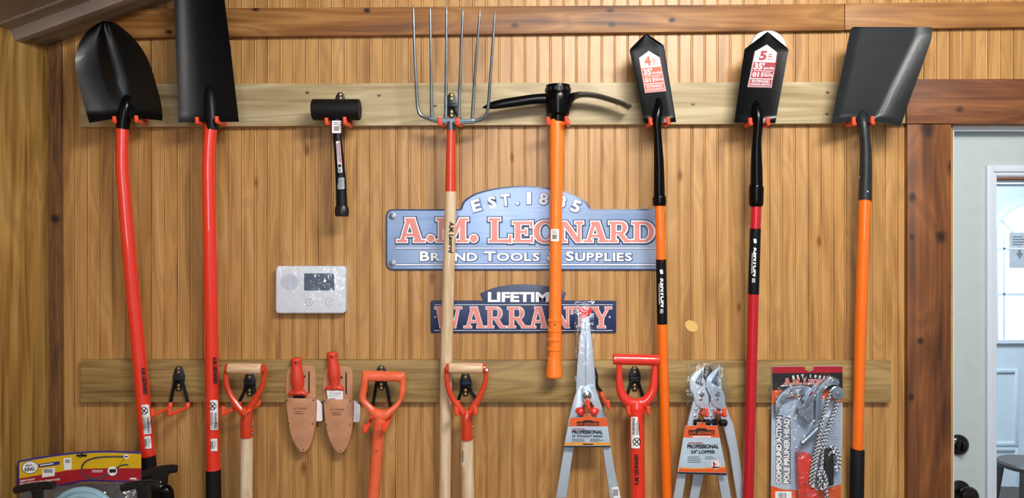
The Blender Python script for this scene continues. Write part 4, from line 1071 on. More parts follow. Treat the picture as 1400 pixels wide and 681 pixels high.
sheath(50.8, 1.2, 'brown leather sheath with a white paper label at its mouth, the right of the two', 'red handled knife standing higher in the right sheath',
       [(403.4, 480.6, 5), (403.3, 482.4, 7.4), (403.3, 486, 7.5), (403.4, 490, 7.0), (403.8, 494, 7.2), (404.8, 503, 8.2), (405.8, 513, 8.6), (406.4, 521, 7.2), (406.8, 525, 6.6), (407.4, 529, 7)] if False else
       [(454, 481.3, 5), (454, 483, 7.2), (454, 487, 7.4), (454.4, 490.6, 6.9), (454.8, 494, 7.1), (456, 503, 8), (457, 513, 8.4), (457.5, 521, 7.2), (457.6, 526, 6.8), (457.9, 531, 7)],
       [(431, 545), (436, 547.5), (441.6, 553), (441.6, 574), (439, 576), (430.6, 576)], 1)

# ================================================================== WALL KEYPAD
kp = empty('wall_keypad', P(424, 429, 0), 'white wall keypad with grey screen and two round buttons, under the mallet', 'keypad')
kd = .030
build('case', PL(rrect(376.4, 363.8, 472.2, 428.8, 5), 0, kd, .005, 3), 'white_plastic', kp)
build('screen', PL(rect(415.7, 373.8, 457.2, 397.2), kd-.001, kd+.0006), 'screen', kp, label='grey display')
s = build('speaker', PL(ell(395.8, 386, 12.5, 11, 32), kd-.001, kd+.0004), 'speaker_grey', kp, label='faint grey round speaker grille')
build('holes', mapped([ell(x, -y, .35, .35, 6) for x in range(386, 407, 3) for y in range(378, 396, 3) if (x-396)**2+(y-386)**2 < 100], Flat(CX*0, 0, 0) if False else Flat(0, 0, kd+.0004), 1), 'line_grey', s)
for bx_ in (422.6, 450.4):
    b_ = build('button', PL(ell(bx_, 413, 5.0, 4.9, 28), kd-.001, kd+.0005), 'white_plastic', kp)
    build('button_ring', mapped(annulus(bx_, -413, 5.2, .7) + annulus(bx_, -413, 1.5, .6, 12), Flat(0, 0, kd+.0007), 1), 'line_grey', b_)
build('status_light', mapped([ell(465, -417, .7, .7, 8)], Flat(0, 0, kd+.0004), 1), 'line_grey', kp)
bm = bmesh.new(); plate(bm, rrect(375.4, 363, 473.2, 429.6, 5), .001, kd+.003, .004)
build('protective_film', bm, 'wrap', kp, label='clear crinkled protective film')

# ================================================================== SIGNS
sg = empty('wall_sign', P(718, 369, 0), 'large brushed blue metal maker sign with an arched top, established 1885', 'sign')
sd = .006
arcp = catmull([(630, 284), (634.5, 274), (650, 264.2), (672.7, 258.2), (695, 255), (718.5, 254), (741, 255.6), (767, 260.2), (786, 267), (801.6, 275.7), (807, 284)], 5)
out = [(527.6, 295), (529, 290), (532, 287), (536, 286), (628, 286)] + arcp + [(809, 286), (902, 285.5), (907, 287), (909.6, 291), (910, 296), (910, 360), (908.8, 365), (905.5, 368.4), (901, 369.6), (537, 369.4), (532, 368), (528.8, 365), (527.6, 360)]
build('plate', PL(out, 0, sd, .0006), 'sign_edge', sg)
def shrink(o, k):
    n = len(o); r = []
    cx = sum(p[0] for p in o)/n
    poly = [(x, -y) for x, y in o]
    return poly
inner = [(529.6, 295), (530.8, 291.4), (533.2, 289), (536.6, 288.2), (630, 288.2)] + [(718.5+(x-718.5)*.975, y+2.2) for x, y in arcp] + [(806.5, 288), (901.5, 287.6), (905.4, 288.8), (907.6, 292), (908, 296), (908, 359.6), (907, 363.8), (904, 366.6), (900.5, 367.6), (537.5, 367.4), (533.4, 366.2), (530.6, 363.6), (529.6, 359.6)]
pan = build('printed_face', PL(inner, sd-.001, sd+.0004), 'sign_blue', sg, label='brushed pale blue face')
Z_ = Flat(0, 0, sd+.0004)
big = [('A', 542.5, 581, 331, 298.3), ('.', 583.5, 593.8, 331, 321), ('M', 596.5, 640, 331, 298.3), ('.', 642.5, 652.8, 331, 321), ('L', 668.3, 699.3, 331, 298.3),
       ('E', 701, 729, 331, 303), ('O', 729.5, 762, 331.5, 302.5), ('N', 764, 797.5, 331, 303), ('A', 798, 832, 331, 303), ('R', 832.5, 863.5, 331, 303), ('D', 864.3, 894.5, 331, 303)]
build('letter_shadow', mapped(slab(big, 3.1, .2, -.5), Z_, 1, None, .025), 'navy', sg)
build('letter_outline', mapped(slab(big, 1.45), Z_, 4, None, .025), 'sign_white', sg)
build('letter_fill', mapped(slab(big, -.05), Z_, 7, None, .025), 'sign_salmon', sg, label='salmon letter faces')
bm = bmesh.new(); mapped([rect(540, -341, 896, -337.8), rect(541, -364, 896, -360.4)], Z_, 1, bm); mapped([rect(532, -367.6, 905, -365.6)], Z_, 1, bm) if False else None
build('rule_shadow', bm, 'sign_shadow', sg)
bm = mapped([rect(540.5, -340, 896, -338.6), rect(541.5, -362.8, 896, -361.2)], Z_, 2)
build('rules', bm, 'sign_white', sg, label='thin white rules')
def both(s_, w, h, px, py, bold, out_, ang=0, **kw):
    """white lettering with a darker edge, on the sign"""
    mp = Flat(px, py, sd+.0004, ang)
    text(s_, mp, w+2.2, h+2.0, -1.1+.4, -1.0-.5, bold+.06, lift=1, bm=out_[0], **kw); text(s_, mp, w, h, 0, 0, bold, lift=2, bm=out_[1], **kw)
oo = (bmesh.new(), bmesh.new())
def smallcaps(words, x0, base, hb, hs, total, out_, bold):
    """big initial then small caps, spread over a total width"""
    seq = []
    for wi, w in enumerate(words):
        seq += [(c, hb if i == 0 else hs) for i, c in enumerate(w)] + [(' ', hs)]
    seq = seq[:-1]
    ws = []
    for c, h in seq:
        if c == ' ': ws.append(h*.5); continue
        vs, fs = textmesh(c, bold, 0, 1); ws.append((max(v[0] for v in vs)-min(v[0] for v in vs))*h/.72*1.34)
    gap = (total-sum(ws))/(len(ws)-1); x = x0
    for (c, h), w in zip(seq, ws):
        if c != ' ': both(c, w, h, x, base, bold, out_)
        x += w+gap
smallcaps(['BRAND', 'TOOLS', '&', 'SUPPLIES'], 574, 357, 13.4, 11.4, 290, oo, .03)
import string
for ch, x, y, a in (('E', 651, 281, 15), ('S', 672.6, 276.5, 9), ('T', 691, 273.6, 5), ('.', 707.6, 280, 0), ('1', 723, 271, 0), ('8', 743.4, 272, -6), ('8', 767.5, 275.5, -12), ('5', 787.3, 282, -19)):
    w, h = {'E': 12.5, 'S': 11.5, 'T': 12.5, '.': 4.4, '1': 6, '8': 12.5, '5': 12.5}[ch], (4.4 if ch == '.' else 16.5)
    c_, s_ = math.cos(math.radians(a)), math.sin(math.radians(a))
    px = x - (w/2*c_ - h/2*s_); py = y + (w/2*s_ + h/2*c_)
    both(ch, w, h, px, py + (0 if ch != '.' else -2), .035, oo, a)
build('lettering_shadow', oo[0], 'sign_shadow', sg); build('lettering', oo[1], 'sign_white', sg, label='white lettering')
for x, y in ((536.4, 295.8), (536.4, 360.4), (901, 295.5), (901, 360.4)):
    bm = bmesh.new(); lathe_y(bm, P(x, y, sd), [(0, M(5)), (.001, M(5)), (.0014, M(4.4)), (.0015, M(2.8)), (.0035, M(2.2)), (.004, M(.8))], 20); build('screw', bm, 'steel', sg)
# LIFETIME WARRANTY
s2 = empty('wall_sign', P(715, 455, 0), 'smaller dark navy warranty sign with salmon capitals, below the large blue sign', 'sign')
arcp = catmull([(656.8, 401.2), (672, 394.8), (690, 390.6), (715.5, 388.6), (741, 390.4), (759, 394.4), (774.2, 400.6)], 4)
out = [(588.6, 412.4), (590, 411), (661, 411)] + [(657.2, 402.4)] + arcp + [(773.6, 402), (769.6, 410.8), (841, 411), (842.6, 412.6), (842.6, 453.5), (841, 455), (590, 455), (588.6, 453.5)]
out = [out[0], out[1], out[2]] + out[4:]
build('plate', PL(out, 0, sd, .0006), 'navy', s2)
Z2 = Flat(0, 0, sd)
wl = [('W', 594.5, 631.5, 448.6, 419.6), ('A', 634, 663.5, 448.6, 419.6), ('R', 664.3, 692.2, 448.6, 419.6), ('R', 693.6, 722.4, 448.6, 419.6), ('A', 722.2, 751, 448.6, 419.6), ('N', 751.6, 781, 448.6, 419.6), ('T', 780.6, 808, 448.6, 419.6), ('Y', 808.4, 836.4, 448.6, 419.6)]
build('letter_outline', mapped(slab(wl, .55), Z2, 1, None, .025), 'sign_white', s2)
build('letter_fill', mapped(slab(wl, -.2), Z2, 4, None, .025), 'sign_salmon', s2, label='salmon letter faces')
build('rules', mapped([rect(594, -417, 838, -416.4), rect(594, -452.2, 838, -451.6)], Z2, 1), 'sign_white', s2)
build('lettering', text('LIFETIME', Flat(667, 413, sd), 97.5, 13.6, 0, 0, .04, lift=1), 'sign_white', s2, label='white lettering')
for x, y in ((594.6, 434.4), (833.4, 434.4)):
    bm = bmesh.new(); lathe_y(bm, P(x, y, sd), [(0, M(2.2)), (.002, M(1.8)), (.003, M(.8))], 12); build('screw', bm, 'steel', s2)

# ================================================================== HEDGE SHEARS
hs = empty('hedge_shears', P(803, 690, .07), 'silver straight bladed hedge shears with an orange and silver card, blades in a clear sleeve', 'shears')
dsx = .088
def lens(mid, hw, d, th=.003):
    L = [(x-h, y) for (x, y), h in zip(mid, hw)]; R = [(x+h, y) for (x, y), h in zip(mid, hw)]
    return PL(L + R[::-1], d-th, d, .0008)
build('blade', PL([(798, 424), (801.4, 424), (802.6, 450), (803, 490), (803, 528), (796, 548), (787.6, 534), (788, 520), (789.6, 496), (792.6, 465), (796, 436)], dsx-.004, dsx, .0012), 'alu', hs)
build('blade', PL([(800.6, 424), (804.2, 424), (806.6, 445), (810.6, 480), (813.4, 512), (814.6, 534), (807, 548), (800, 536), (801, 500), (801.2, 470)], dsx+.0005, dsx+.0045, .0012), 'alu', hs)
build('tip_cover', PL([(789.5, 421), (797, 419.5), (800, 424), (803, 419), (809.6, 420.6), (810.6, 425), (805.5, 432), (799.4, 434.6), (795, 435.6), (793.2, 428)], dsx-.006, dsx+.007, .002), 'red_plastic', hs, label='red blade tip cover')
build('handle', PL([(788.4, 534), (794, 527), (803, 529), (809, 534), (807, 546), (800, 549.5), (796.5, 556), (793, 571), (784.4, 612), (774.2, 681), (760, 681), (771.4, 612), (776.6, 578), (780.4, 562), (784.6, 546)], dsx-.010, dsx+.001, .002), 'silver_paint', hs)
build('handle', PL([(795, 532), (803, 527), (812, 527), (815.6, 534), (819, 545), (823.6, 558), (827.4, 571), (835, 612), (848, 681), (834, 681), (824, 612), (816.4, 572), (812.6, 557), (808, 549.5), (800.6, 551), (795.6, 544)], dsx+.001, dsx+.011, .002), 'silver_paint', hs)
bm = bmesh.new(); lathe_y(bm, P(802.6, 540.5, dsx+.010), [(0, M(6)), (.002, M(6)), (.003, M(4.4)), (.007, M(4.2)), (.008, M(3.2))], 20); lathe_y(bm, P(802.6, 540.5, dsx+.018), [(0, M(2)), (.003, M(1.8)), (.004, M(1))], 12)
build('pivot_bolt', bm, 'chrome', hs)
bm = T([(787.4, 563.6, dsx+.012, 2.2), (789, 563, dsx+.012, 4.8), (793.5, 562.6, dsx+.012, 6.2), (798, 562.4, dsx+.012, 5.4), (800.6, 562.4, dsx+.012, 3)], n=18, smooth=3); build('bumper', bm, 'red_plastic', hs)
bm = T([(818.4, 563.6, dsx+.012, 2.2), (816.8, 563, dsx+.012, 4.8), (812.4, 562.6, dsx+.012, 6.2), (808.4, 562.4, dsx+.012, 5.4), (806.2, 562.4, dsx+.012, 3)], n=18, smooth=3); build('bumper', bm, 'red_plastic', hs)
cdp = dsx + .021
cd = build('card', PL([(779.6, 571), (798, 571), (798.6, 566), (807.6, 566), (808.2, 571), (829, 571), (834.8, 609.6), (834.4, 612), (771.4, 611.4), (771.2, 609)], cdp-.0012, cdp, .0003), 'card_silver', hs, label='silver and orange cardboard tag')
CDm = Flat(0, 0, cdp)
build('orange_band', mapped([[(779.8, -571.2), (798.4, -571.2), (798.8, -566.4), (807.4, -566.4), (807.8, -571.2), (828.8, -571.2), (830.6, -583), (777.4, -583)]], CDm, 1), 'card_orange', cd)
build('orange_foot', mapped([[(772.2, -605), (834, -605), (834.5, -609), (771.5, -609)]], CDm, 1), 'card_amber', cd)
bm = mapped([rect(788.6, -582.4, 819, -576.4), [(795, -576.4), (812.6, -576.4), (808, -574.6), (800, -574.6)], rect(797, -608.4, 811, -606.6), rect(771.4, -611.6, 834.6, -609.6)], CDm, 2)
text('PROFESSIONAL', Flat(782, 593.4, cdp), 42, 5.4, 0, 0, .05, lift=2, bm=bm); text('29" STRAIGHT SHEAR', Flat(782, 598.2, cdp), 42, 3.4, 0, 0, .03, lift=2, bm=bm)
mapped(lines(782, -604.5, 801, -599.4, 3, 5, .3) + lines(806.5, -604.5, 825, -599.4, 3, 8, .3), CDm, 2, bm)
build('black_print', bm, 'ink', cd)
build('red_print', mapped([rect(782, -587, 800, -586)], CDm, 2), 'card_red', cd)
build('maker_print', text('A.M. LEONARD', Flat(789.4, 581.6, cdp), 28.6, 3.6, 0, 0, .02, lift=4), 'card_orange', cd)
lbm = build('barcode_label', PL([(836.6, 667), (845.4, 665.6), (848.4, 680.4), (839.4, 681.6)], dsx+.0112, dsx+.0118), 'white', hs)
build('print', mapped([rect(838.4+k*.9, -678, 838.9+k*.9, -669) for k in range(8)], Flat(0, 0, dsx+.0118), 1), 'ink', lbm)
bm = bmesh.new(); plate(bm, rrect(786.4, 411.5, 813.8, 534, 3), dsx-.012, dsx+.016, .004)
build('sleeve', bm, 'sleeve', hs, label='clear plastic blade sleeve')

# ================================================================== LOPPERS
def lopper(name_label, dx, dd_, legs, group):
    r = empty('lopper', P(960+dx, 690, dd_-.02), name_label, 'lopper', group)
    X = lambda q: [(x+dx, y) for x, y in q]
    jaw = [(962.2, 503.2), (956.4, 505.6), (950, 510.6), (945.4, 516.6), (943, 523.4), (943.6, 530), (946.2, 536.6), (949.4, 542), (949.6, 548), (953, 554), (958.6, 558), (964.6, 559.4), (968.6, 557), (969.6, 549.6), (968.8, 541.4), (966.4, 535), (961.6, 530.6), (959.6, 528), (960.6, 520), (961.8, 511)]
    build('blade', PL(X(jaw), dd_+.002, dd_+.0065, .0012), 'alu', r)
    hookj = [(957.6, 513), (961.6, 516), (964.4, 522), (965, 530), (964, 540), (958, 545), (955, 538), (960, 531), (961.4, 525), (959.6, 519)]
    build('counter_blade', PL(X(hookj), dd_-.004, dd_+.001, .0012), 'alu', r)
    build('bevel', PL(X([(950.4, 523.4), (952.6, 517.4), (956.4, 511.4), (961.4, 504.6), (960.8, 513), (959.4, 521), (959, 527.6), (954.4, 526)]), dd_+.006, dd_+.0070, .0003), 'steel', r)
    L, R = legs
    build('handle', PL(L, dd_-.008, dd_+.0025, .002), 'silver_paint', r); build('handle', PL(R, dd_-.014, dd_-.003, .002), 'silver_paint', r)
    for cx_, cy_, rad in ((959, 539, 4), (958.2, 545.6, 2.4), (952, 559.6, 2), (950, 568.6, 2)):
        bm = bmesh.new(); lathe_y(bm, P(cx_+dx, cy_, dd_+.0065 if cy_ < 550 else dd_+.0025), [(0, M(rad)), (.002, M(rad*.9)), (.003, M(rad*.4))], 14); build('bolt', bm, 'chrome', r)
    build('bumper', T([(948+dx, 577.6, dd_+.004, 3), (949.5+dx, 577.6, dd_+.004, 4.4), (957+dx, 578, dd_+.004, 4.6), (958.6+dx, 578, dd_+.004, 3)], n=16), 'black_rubber', r)
    build('bumper', T([(961.4+dx, 578, dd_+.004, 3), (963+dx, 578, dd_+.004, 4.6), (970+dx, 578, dd_+.004, 4.8), (972+dx, 578, dd_+.004, 3)], n=16), 'black_rubber', r)
    return r
dl = .092
lp = lopper('front lopper with silver handles and an orange 24 inch card', 0, dl,
    ([(949.4, 546), (955, 550), (957, 560), (953, 576), (946, 606), (938.4, 648), (932, 690), (919.6, 690), (926.6, 648), (934, 610), (941, 576), (946, 556)],
     [(962, 552), (968.6, 552), (970.6, 565), (974, 582), (984, 612), (994.4, 650), (1001.6, 690), (988.6, 690), (981, 650), (972, 616), (964.6, 582), (961, 565)]), 'loppers')
lp2 = lopper('rear lopper with silver handles, overlapped by the carded one', 22, .058,
    ([(972.4, 546), (978, 550), (980, 560), (976, 576), (970, 606), (962.4, 648), (953.6, 690), (941.6, 690), (948.6, 648), (957, 610), (964, 576), (969, 556)],
     [(985, 552), (991.4, 550), (996, 565), (1003, 581), (1009, 612), (1017.5, 668), (1021, 690), (1009, 690), (1005.6, 668), (997.5, 616), (989.6, 584), (984, 565)]), 'loppers')
cl = dl + .022
cd = build('card', PL([(937, 582), (952.6, 582), (953.4, 577.6), (964.4, 577.6), (965.2, 582), (980.6, 582), (993.6, 646.6), (993.4, 650.4), (926.4, 647.8), (926.6, 644)], cl-.0012, cl, .0003), 'card_silver', lp, label='silver and orange cardboard tag')
CM = Flat(0, 0, cl)
build('orange_band', mapped([[(937.2, -582.2), (953, -582.2), (953.6, -578), (964.2, -578), (965, -582.2), (980.4, -582.2), (983.6, -598.4), (934.4, -598.4)]], CM, 1), 'card_orange', cd)
build('orange_foot', mapped([[(928.4, -640.5), (950, -641.8), (970, -640.6), (992.2, -639.5), (993.4, -646.6), (926.8, -645)]], CM, 1), 'card_orange', cd)
build('amber_band', mapped([[(928.8, -638.6), (950, -640.4), (970, -639.2), (992, -637.6), (992.2, -639.5), (970, -640.6), (950, -641.8), (928.4, -640.5)]], CM, 2), 'card_amber', cd)
bm = mapped([rect(941.4, -595, 977, -588), [(950, -588), (968, -588), (964, -585.4), (954, -585.4)], [(926.5, -645.4), (993.4, -647), (993.4, -650), (926.5, -647.6)]], CM, 2)
text('PROFESSIONAL', Flat(939.6, 613.4, cl), 43, 5.8, 0, 0, .05, lift=2, bm=bm); text('24" LOPPER', Flat(944.6, 620.4, cl), 33.4, 5, 0, 0, .04, lift=2, bm=bm)
mapped(lines(940, -633, 959, -623.4, 4, 5, .26) + lines(964, -628, 978, -623.4, 2, 8, .26), CM, 2, bm)
build('black_print', bm, 'ink', cd)
build('maker_print', text('A.M. LEONARD', Flat(942.4, 594.2, cl), 33.6, 4.4, 0, 0, .02, lift=4), 'card_orange', cd)
build('white_line', mapped([rect(947, -598, 972, -596.6)], CM, 2), 'white', cd); build('price_roundel', mapped([ell(978.4, -635.2, 6.6, 6.6, 20)], CM, 2), 'white', cd)
bm = mapped(annulus(978.4, -635.2, 5.9, .6), CM, 3); text('1', Flat(974.8, 638.6, cl), 3, 6.8, 0, 0, .06, lift=3, bm=bm); mapped(lines(978.6, -638, 982.4, -633, 3, 4), CM, 3, bm)
mapped([rect(941, -606.4, 961, -605.2)], CM, 3, bm)
build('red_print', bm, 'card_red', cd)
bm = bmesh.new(); plate(bm, [(940, 500), (944, 496.5), (984, 495.8), (989, 500), (993.6, 520), (995, 552), (990, 556), (972, 558.6), (950, 560), (942, 558), (939, 540)], dl-.008, dl+.016, .004)
build('sleeve', bm, 'sleeve', lp, label='clear plastic blade sleeve')
bm = bmesh.new(); plate(bm, [(966, 499), (1006-16, 499), (996, 520), (998, 552), (994, 557), (968, 557)], .048, .0695, .003)
build('sleeve', bm, 'sleeve', lp2, label='clear plastic blade sleeve')

# ================================================================== POLE PRUNER PACKAGE
pp = empty('pole_pruner_package', P(1104, 740, BD), 'carded pole pruner head with striped rope, package at lower right of the board', 'package')
c0 = BD + .008
hole = ell(1106.6, 506, 5, 2.6, 36)
build('card', PL([(1055.4, 501.4), (1100, 500.9), (1101.6, 506), (1106.6, 508.4), (1111.6, 506), (1113, 500.8), (1151.8, 500.6), (1152.2, 505), (1151.4, 600), (1149.5, 740), (1053.5, 740), (1054.6, 600)], c0-.002, c0, .0004), 'card_silver', pp, label='printed blister card')
CP = Flat(0, 0, c0)
card = [o for o in pp.children][-1]
build('red_band', mapped([[(1055.6, -501.6), (1100, -501.2), (1101.6, -506), (1106.6, -508.4), (1111.6, -506), (1113, -501), (1151.8, -501), (1152, -509.4), (1055.6, -510.4)]], CP, 1), 'card_red', card)
build('black_band', mapped([[(1055.6, -510.4), (1152, -509.4), (1152, -533), (1055.6, -533.6)]], CP, 1), 'ink', card)
build('orange_field', mapped([[(1055.5, -533.6), (1152, -533), (1151.8, -551), (1128, -546), (1100, -541), (1074, -546), (1055.2, -555)], [(1053.7, -739), (1149.6, -739), (1150.2, -662), (1128, -668), (1100, -671), (1070, -669), (1054, -664)]], CP, 1), 'card_orange', card)
bm = bmesh.new()
for i, ch in enumerate('EST.1885'):
    a = 22-6.2*i; x = 1106.6-20.4+5.8*i; y = 519.2 - 5.4*math.cos(math.radians(a*2.2)) + 4
    text(ch, Flat(x-2, y-1.6, c0, a*.8), None, 1.2 if ch == '.' else 4.2, 0, 0, .05, lift=3, bm=bm)
CA = [('A', 1072, 1080.4, 525.6, 517.6), ('.', 1081, 1083, 525.6, 523.6), ('M', 1083.6, 1093, 525.6, 517.6), ('.', 1093.6, 1095.6, 525.6, 523.6), ('L', 1098.4, 1105, 525.6, 517.6), ('E', 1105.6, 1111.4, 525.6, 518.8), ('O', 1111.6, 1118, 525.6, 518.8), ('N', 1118.4, 1125.4, 525.6, 518.8), ('A', 1125.4, 1132.2, 525.6, 518.8), ('R', 1132.4, 1138.4, 525.6, 518.8), ('D', 1138.8, 1145, 525.6, 518.8)]
mapped(slab(CA, .4), CP, 2, bm, .01)
build('white_print', bm, 'white', card)
build('maker_print', mapped(slab(CA, 0), CP, 4, None, .01), 'label_orange', card)
for s_, px, l0, l1 in (('COMPOUND ACTION', 1068.6, 661, 569.5), ('POLE PRUNER HEAD', 1079.2, 661, 572)):
    mp = Flat(px, l0, c0, 90)
    build('title_shadow', text(s_, mp, l0-l1+2.2, 10, -.7, -1.7, .14, lift=1), 'ink', card)
    build('title', text(s_, mp, l0-l1, 8, 0, -.4, .05, lift=2), 'white', card, label='white vertical title lettering')
build('small_print', mapped(lines(1128, -602, 1147, -577, 7, 4, .16), CP, 1), 'ink_grey', card)
s = build('barcode_label', mapped([rect(1060, -684, 1082.4, -672)], CP, 2), 'white', card)
build_ = mapped(bars(1064, -681, 1075, -674, 12, 4), CP, 3); build('barcode', build_, 'ink', card)
dpn = c0 + .020
build('hook_jaw', PL(catmull([(1061, 566), (1060, 558), (1062, 549), (1067, 540), (1075, 533), (1085, 528.6), (1096, 527.6), (1108, 529.6), (1111, 534), (1105, 539), (1097, 540), (1088, 540), (1079, 543.6), (1071, 550), (1067, 557), (1065.4, 565), (1063, 567.4)], 3), dpn-.006, dpn+.006, .002), 'cast_metal', pp)
build('blade', PL([(1090.6, 556), (1094, 562), (1100, 572), (1108.6, 581), (1110, 572), (1110, 556), (1114, 540), (1118, 528), (1112, 527), (1104, 536), (1096, 546)], dpn+.006, dpn+.010, .001), 'cast_metal', pp)
build('blade_edge', PL([(1090.4, 557), (1092.4, 566), (1098, 574), (1108.4, 581), (1103.6, 572.6), (1098.6, 563), (1094.6, 557)], dpn+.009, dpn+.011, .0008), 'chrome', pp)
build('lever', PL([(1103, 542), (1108, 534), (1114, 526.4), (1119, 526), (1121.4, 530), (1118, 538), (1112, 548), (1106, 554.6), (1099.6, 556), (1097.6, 551)], dpn+.010, dpn+.017, .0016), 'cast_metal', pp)
build('slot', PL([(1105.4, 540.6), (1110.6, 534.6), (1112.4, 536), (1107, 542.4)], dpn+.016, dpn+.0175, .0004), 'card_red', pp)
build('arm', PL(catmull([(1115, 583), (1115.6, 560), (1116.6, 540), (1121, 529), (1129, 521), (1137, 516), (1143, 517.4), (1148, 522), (1146, 527), (1139, 526), (1131, 530), (1125, 538), (1123.6, 556), (1122, 583), (1118, 586)], 3), dpn+.002, dpn+.012, .002), 'cast_metal', pp)
build('link', T([(1117.6, 585, dpn+.014, 4.6), (1109, 594, dpn+.014, 4), (1099.6, 603.4, dpn+.014, 4), (1096.6, 606, dpn+.014, 4.4)], n=14), 'cast_metal', pp)
for x, y, rr_ in ((1097, 606, 2.8), (1117, 586.6, 3.2), (1097.6, 549, 2.6), (1082, 533.6, 1.3), (1096.4, 533.4, 1.3)):
    bm = bmesh.new(); lathe_y(bm, P(x, y, dpn+.016 if x > 1084 else dpn+.006), [(0, M(rr_)), (.003, M(rr_*.9)), (.004, M(rr_*.4))], 12); build('bolt', bm, 'steel_dark', pp)
bm = bmesh.new(); lathe_y(bm, P(1143, 536.6, dpn+.006), [(0, M(8.4)), (.004, M(8.4)), (.006, M(6.6)), (.010, M(6.6)), (.012, M(8.4)), (.016, M(8.2)), (.017, M(3)), (.020, M(2.4)), (.021, M(1))], 24); build('pulley', bm, 'cast_metal', pp)
build('shank', PL([(1091, 621), (1109, 621), (1110.6, 640), (1111, 662), (1117, 674), (1124, 690), (1094, 690), (1092, 650)], c0+.004, dpn+.008, .002), 'red_plastic', pp, label='red plastic pruner shank')
for x, y in ((1092.6, 623), (1108, 623), (1100.4, 662), (1100, 676)):
    bm = bmesh.new(); lathe_y(bm, P(x, y, dpn+.008), [(0, M(2.2)), (.002, M(2)), (.004, M(1))], 12); build('bolt', bm, 'chrome', pp)
def rope(paths, rad=2.3):
    """striped cord: white core with black spiral flecks"""
    for spec in paths:
        sp = catmull(spec, 8)
        ro = build('rope', T([(x, y, d, rad) for x, y, d in sp], n=10), 'rope_white', pp, label='black and white striped cord')
        bm = bmesh.new(); acc = 0; last = None; i = 0
        L = [0]
        for a, b in zip(sp, sp[1:]): L.append(L[-1]+math.hypot(b[0]-a[0], b[1]-a[1]))
        t = 1.5
        def at(s_):
            for k in range(len(L)-1):
                if L[k] <= s_ <= L[k+1]:
                    f = (s_-L[k])/max(L[k+1]-L[k], 1e-6); return [p+(q-p)*f for p, q in zip(sp[k], sp[k+1])], (sp[k+1][0]-sp[k][0], sp[k+1][1]-sp[k][1])
            return sp[-1], (0, 1)
        while t < L[-1]-2:
            for off in (0, 2.3):
                (x, y, d), (dx_, dy_) = at(t+off*.8); l = math.hypot(dx_, dy_) or 1; tx, ty = dx_/l, dy_/l; nx, ny = ty, -tx
                s0 = -1 if off else 1
                pts = []
                for k in range(5):
                    u = s0*(.05+.9*k/4); w_ = math.sqrt(max(0, 1-u*u)); 
                    pts.append((x+nx*u*rad+tx*(k*.55-1), y+ny*u*rad+ty*(k*.55-1), d + w_*M(rad, d)*1.0 + .0002, .85))
                tube(bm, pts, n=6)
            t += 5.2
        build('fleck', bm, 'rope_black', ro)
dr = dpn + .010
rope([[(1147.6, 543, dr), (1142, 560, dr), (1135, 580, dr), (1129, 598, dr), (1125, 622, dr), (1122, 650, dr), (1124, 662, dr+.004), (1129, 668, dr), (1131, 686, dr)],
      [(1137, 534, dr), (1132, 548, dr), (1127, 566, dr), (1121, 590, dr), (1116, 615, dr), (1110, 640, dr), (1108, 662, dr)],
      [(1131, 588, dr+.006), (1124.4, 604, dr+.006), (1117, 624, dr+.006), (1112.6, 650, dr+.006), (1111, 666, dr+.003)],
      [(1122, 648, dr+.008), (1119.6, 660, dr+.008), (1124, 668, dr+.008), (1130, 662, dr+.008), (1127.4, 650, dr+.008), (1122.6, 641, dr+.008), (1120, 652, dr+.012), (1128, 664, dr+.012)],
      [(1129.6, 618, dr), (1135, 612, dr), (1142, 614, dr), (1147, 624, dr), (1147.4, 636, dr), (1142.6, 644, dr)],
      [(1132, 622, dr+.006), (1137, 617, dr+.006), (1142.4, 621, dr+.006), (1145, 630, dr+.006), (1142, 640, dr+.006)]])
build('cord_bundle', PL(rrect(1127.4, 614, 1140.6, 665, 4), dr-.006, dr+.010, .004), 'black_rubber', pp, label='black wrapped cord bundle')
bm = bmesh.new(); plate(bm, [(1058, 536), (1064, 526), (1110, 522), (1136, 512), (1149, 518), (1151, 560), (1150.4, 690), (1090, 690), (1087, 612), (1060, 571)], c0, dr+.022, .008, 3)
build('blister', bm, 'wrap', pp, label='clear plastic blister')

# ================================================================== HOSE PACKAGE
hp = empty('hose_package', P(110, 760, .16), 'yellow and red header card with a bag of pale blue hose at lower left', 'package')
hd = .160
top = catmull([(24.2, 630.4), (50, 625.4), (85, 620.4), (113, 617.6), (141, 616.4), (168, 617), (193, 618.4)], 4)
bot = catmull([(23.4, 668.5), (55, 666.6), (86, 664), (115, 658.8), (150, 659), (193.6, 661)], 4)
hc = build('header_card', PL(top + bot[::-1], hd-.0015, hd, .0003), 'card_blue', hp, label='printed header card with a blue border')
HM = Flat(0, 0, hd)
def yat(ch, x):
    for a, b in zip(ch, ch[1:]):
        if a[0] <= x <= b[0]: return a[1]+(b[1]-a[1])*(x-a[0])/max(b[0]-a[0], 1e-6)
    return ch[-1][1] if x > ch[-1][0] else ch[0][1]
midl = [(25.8, 654.4), (60, 648.4), (90, 643.6), (113, 641), (150, 640.2), (193, 640.2)]
xs = [26.4+i*(193-26.4)/24 for i in range(25)]
build('yellow_field', mapped([[(a, -yat(top, a)-2.6), (b, -yat(top, b)-2.6), (b, -yat(midl, b)), (a, -yat(midl, a))] for a, b in zip(xs, xs[1:])], HM, 1), 'card_yellow', hc)
build('red_field', mapped([[(a, -yat(midl, a)), (b, -yat(midl, b)), (b, -yat(bot, b)+2.4), (a, -yat(bot, a)+2.4)] for a, b in zip(xs, xs[1:])], HM, 1), 'card_red', hc)
bm = mapped([ell(41, -639.2, 11.4, 8.8, 32, 6)], HM, 2)
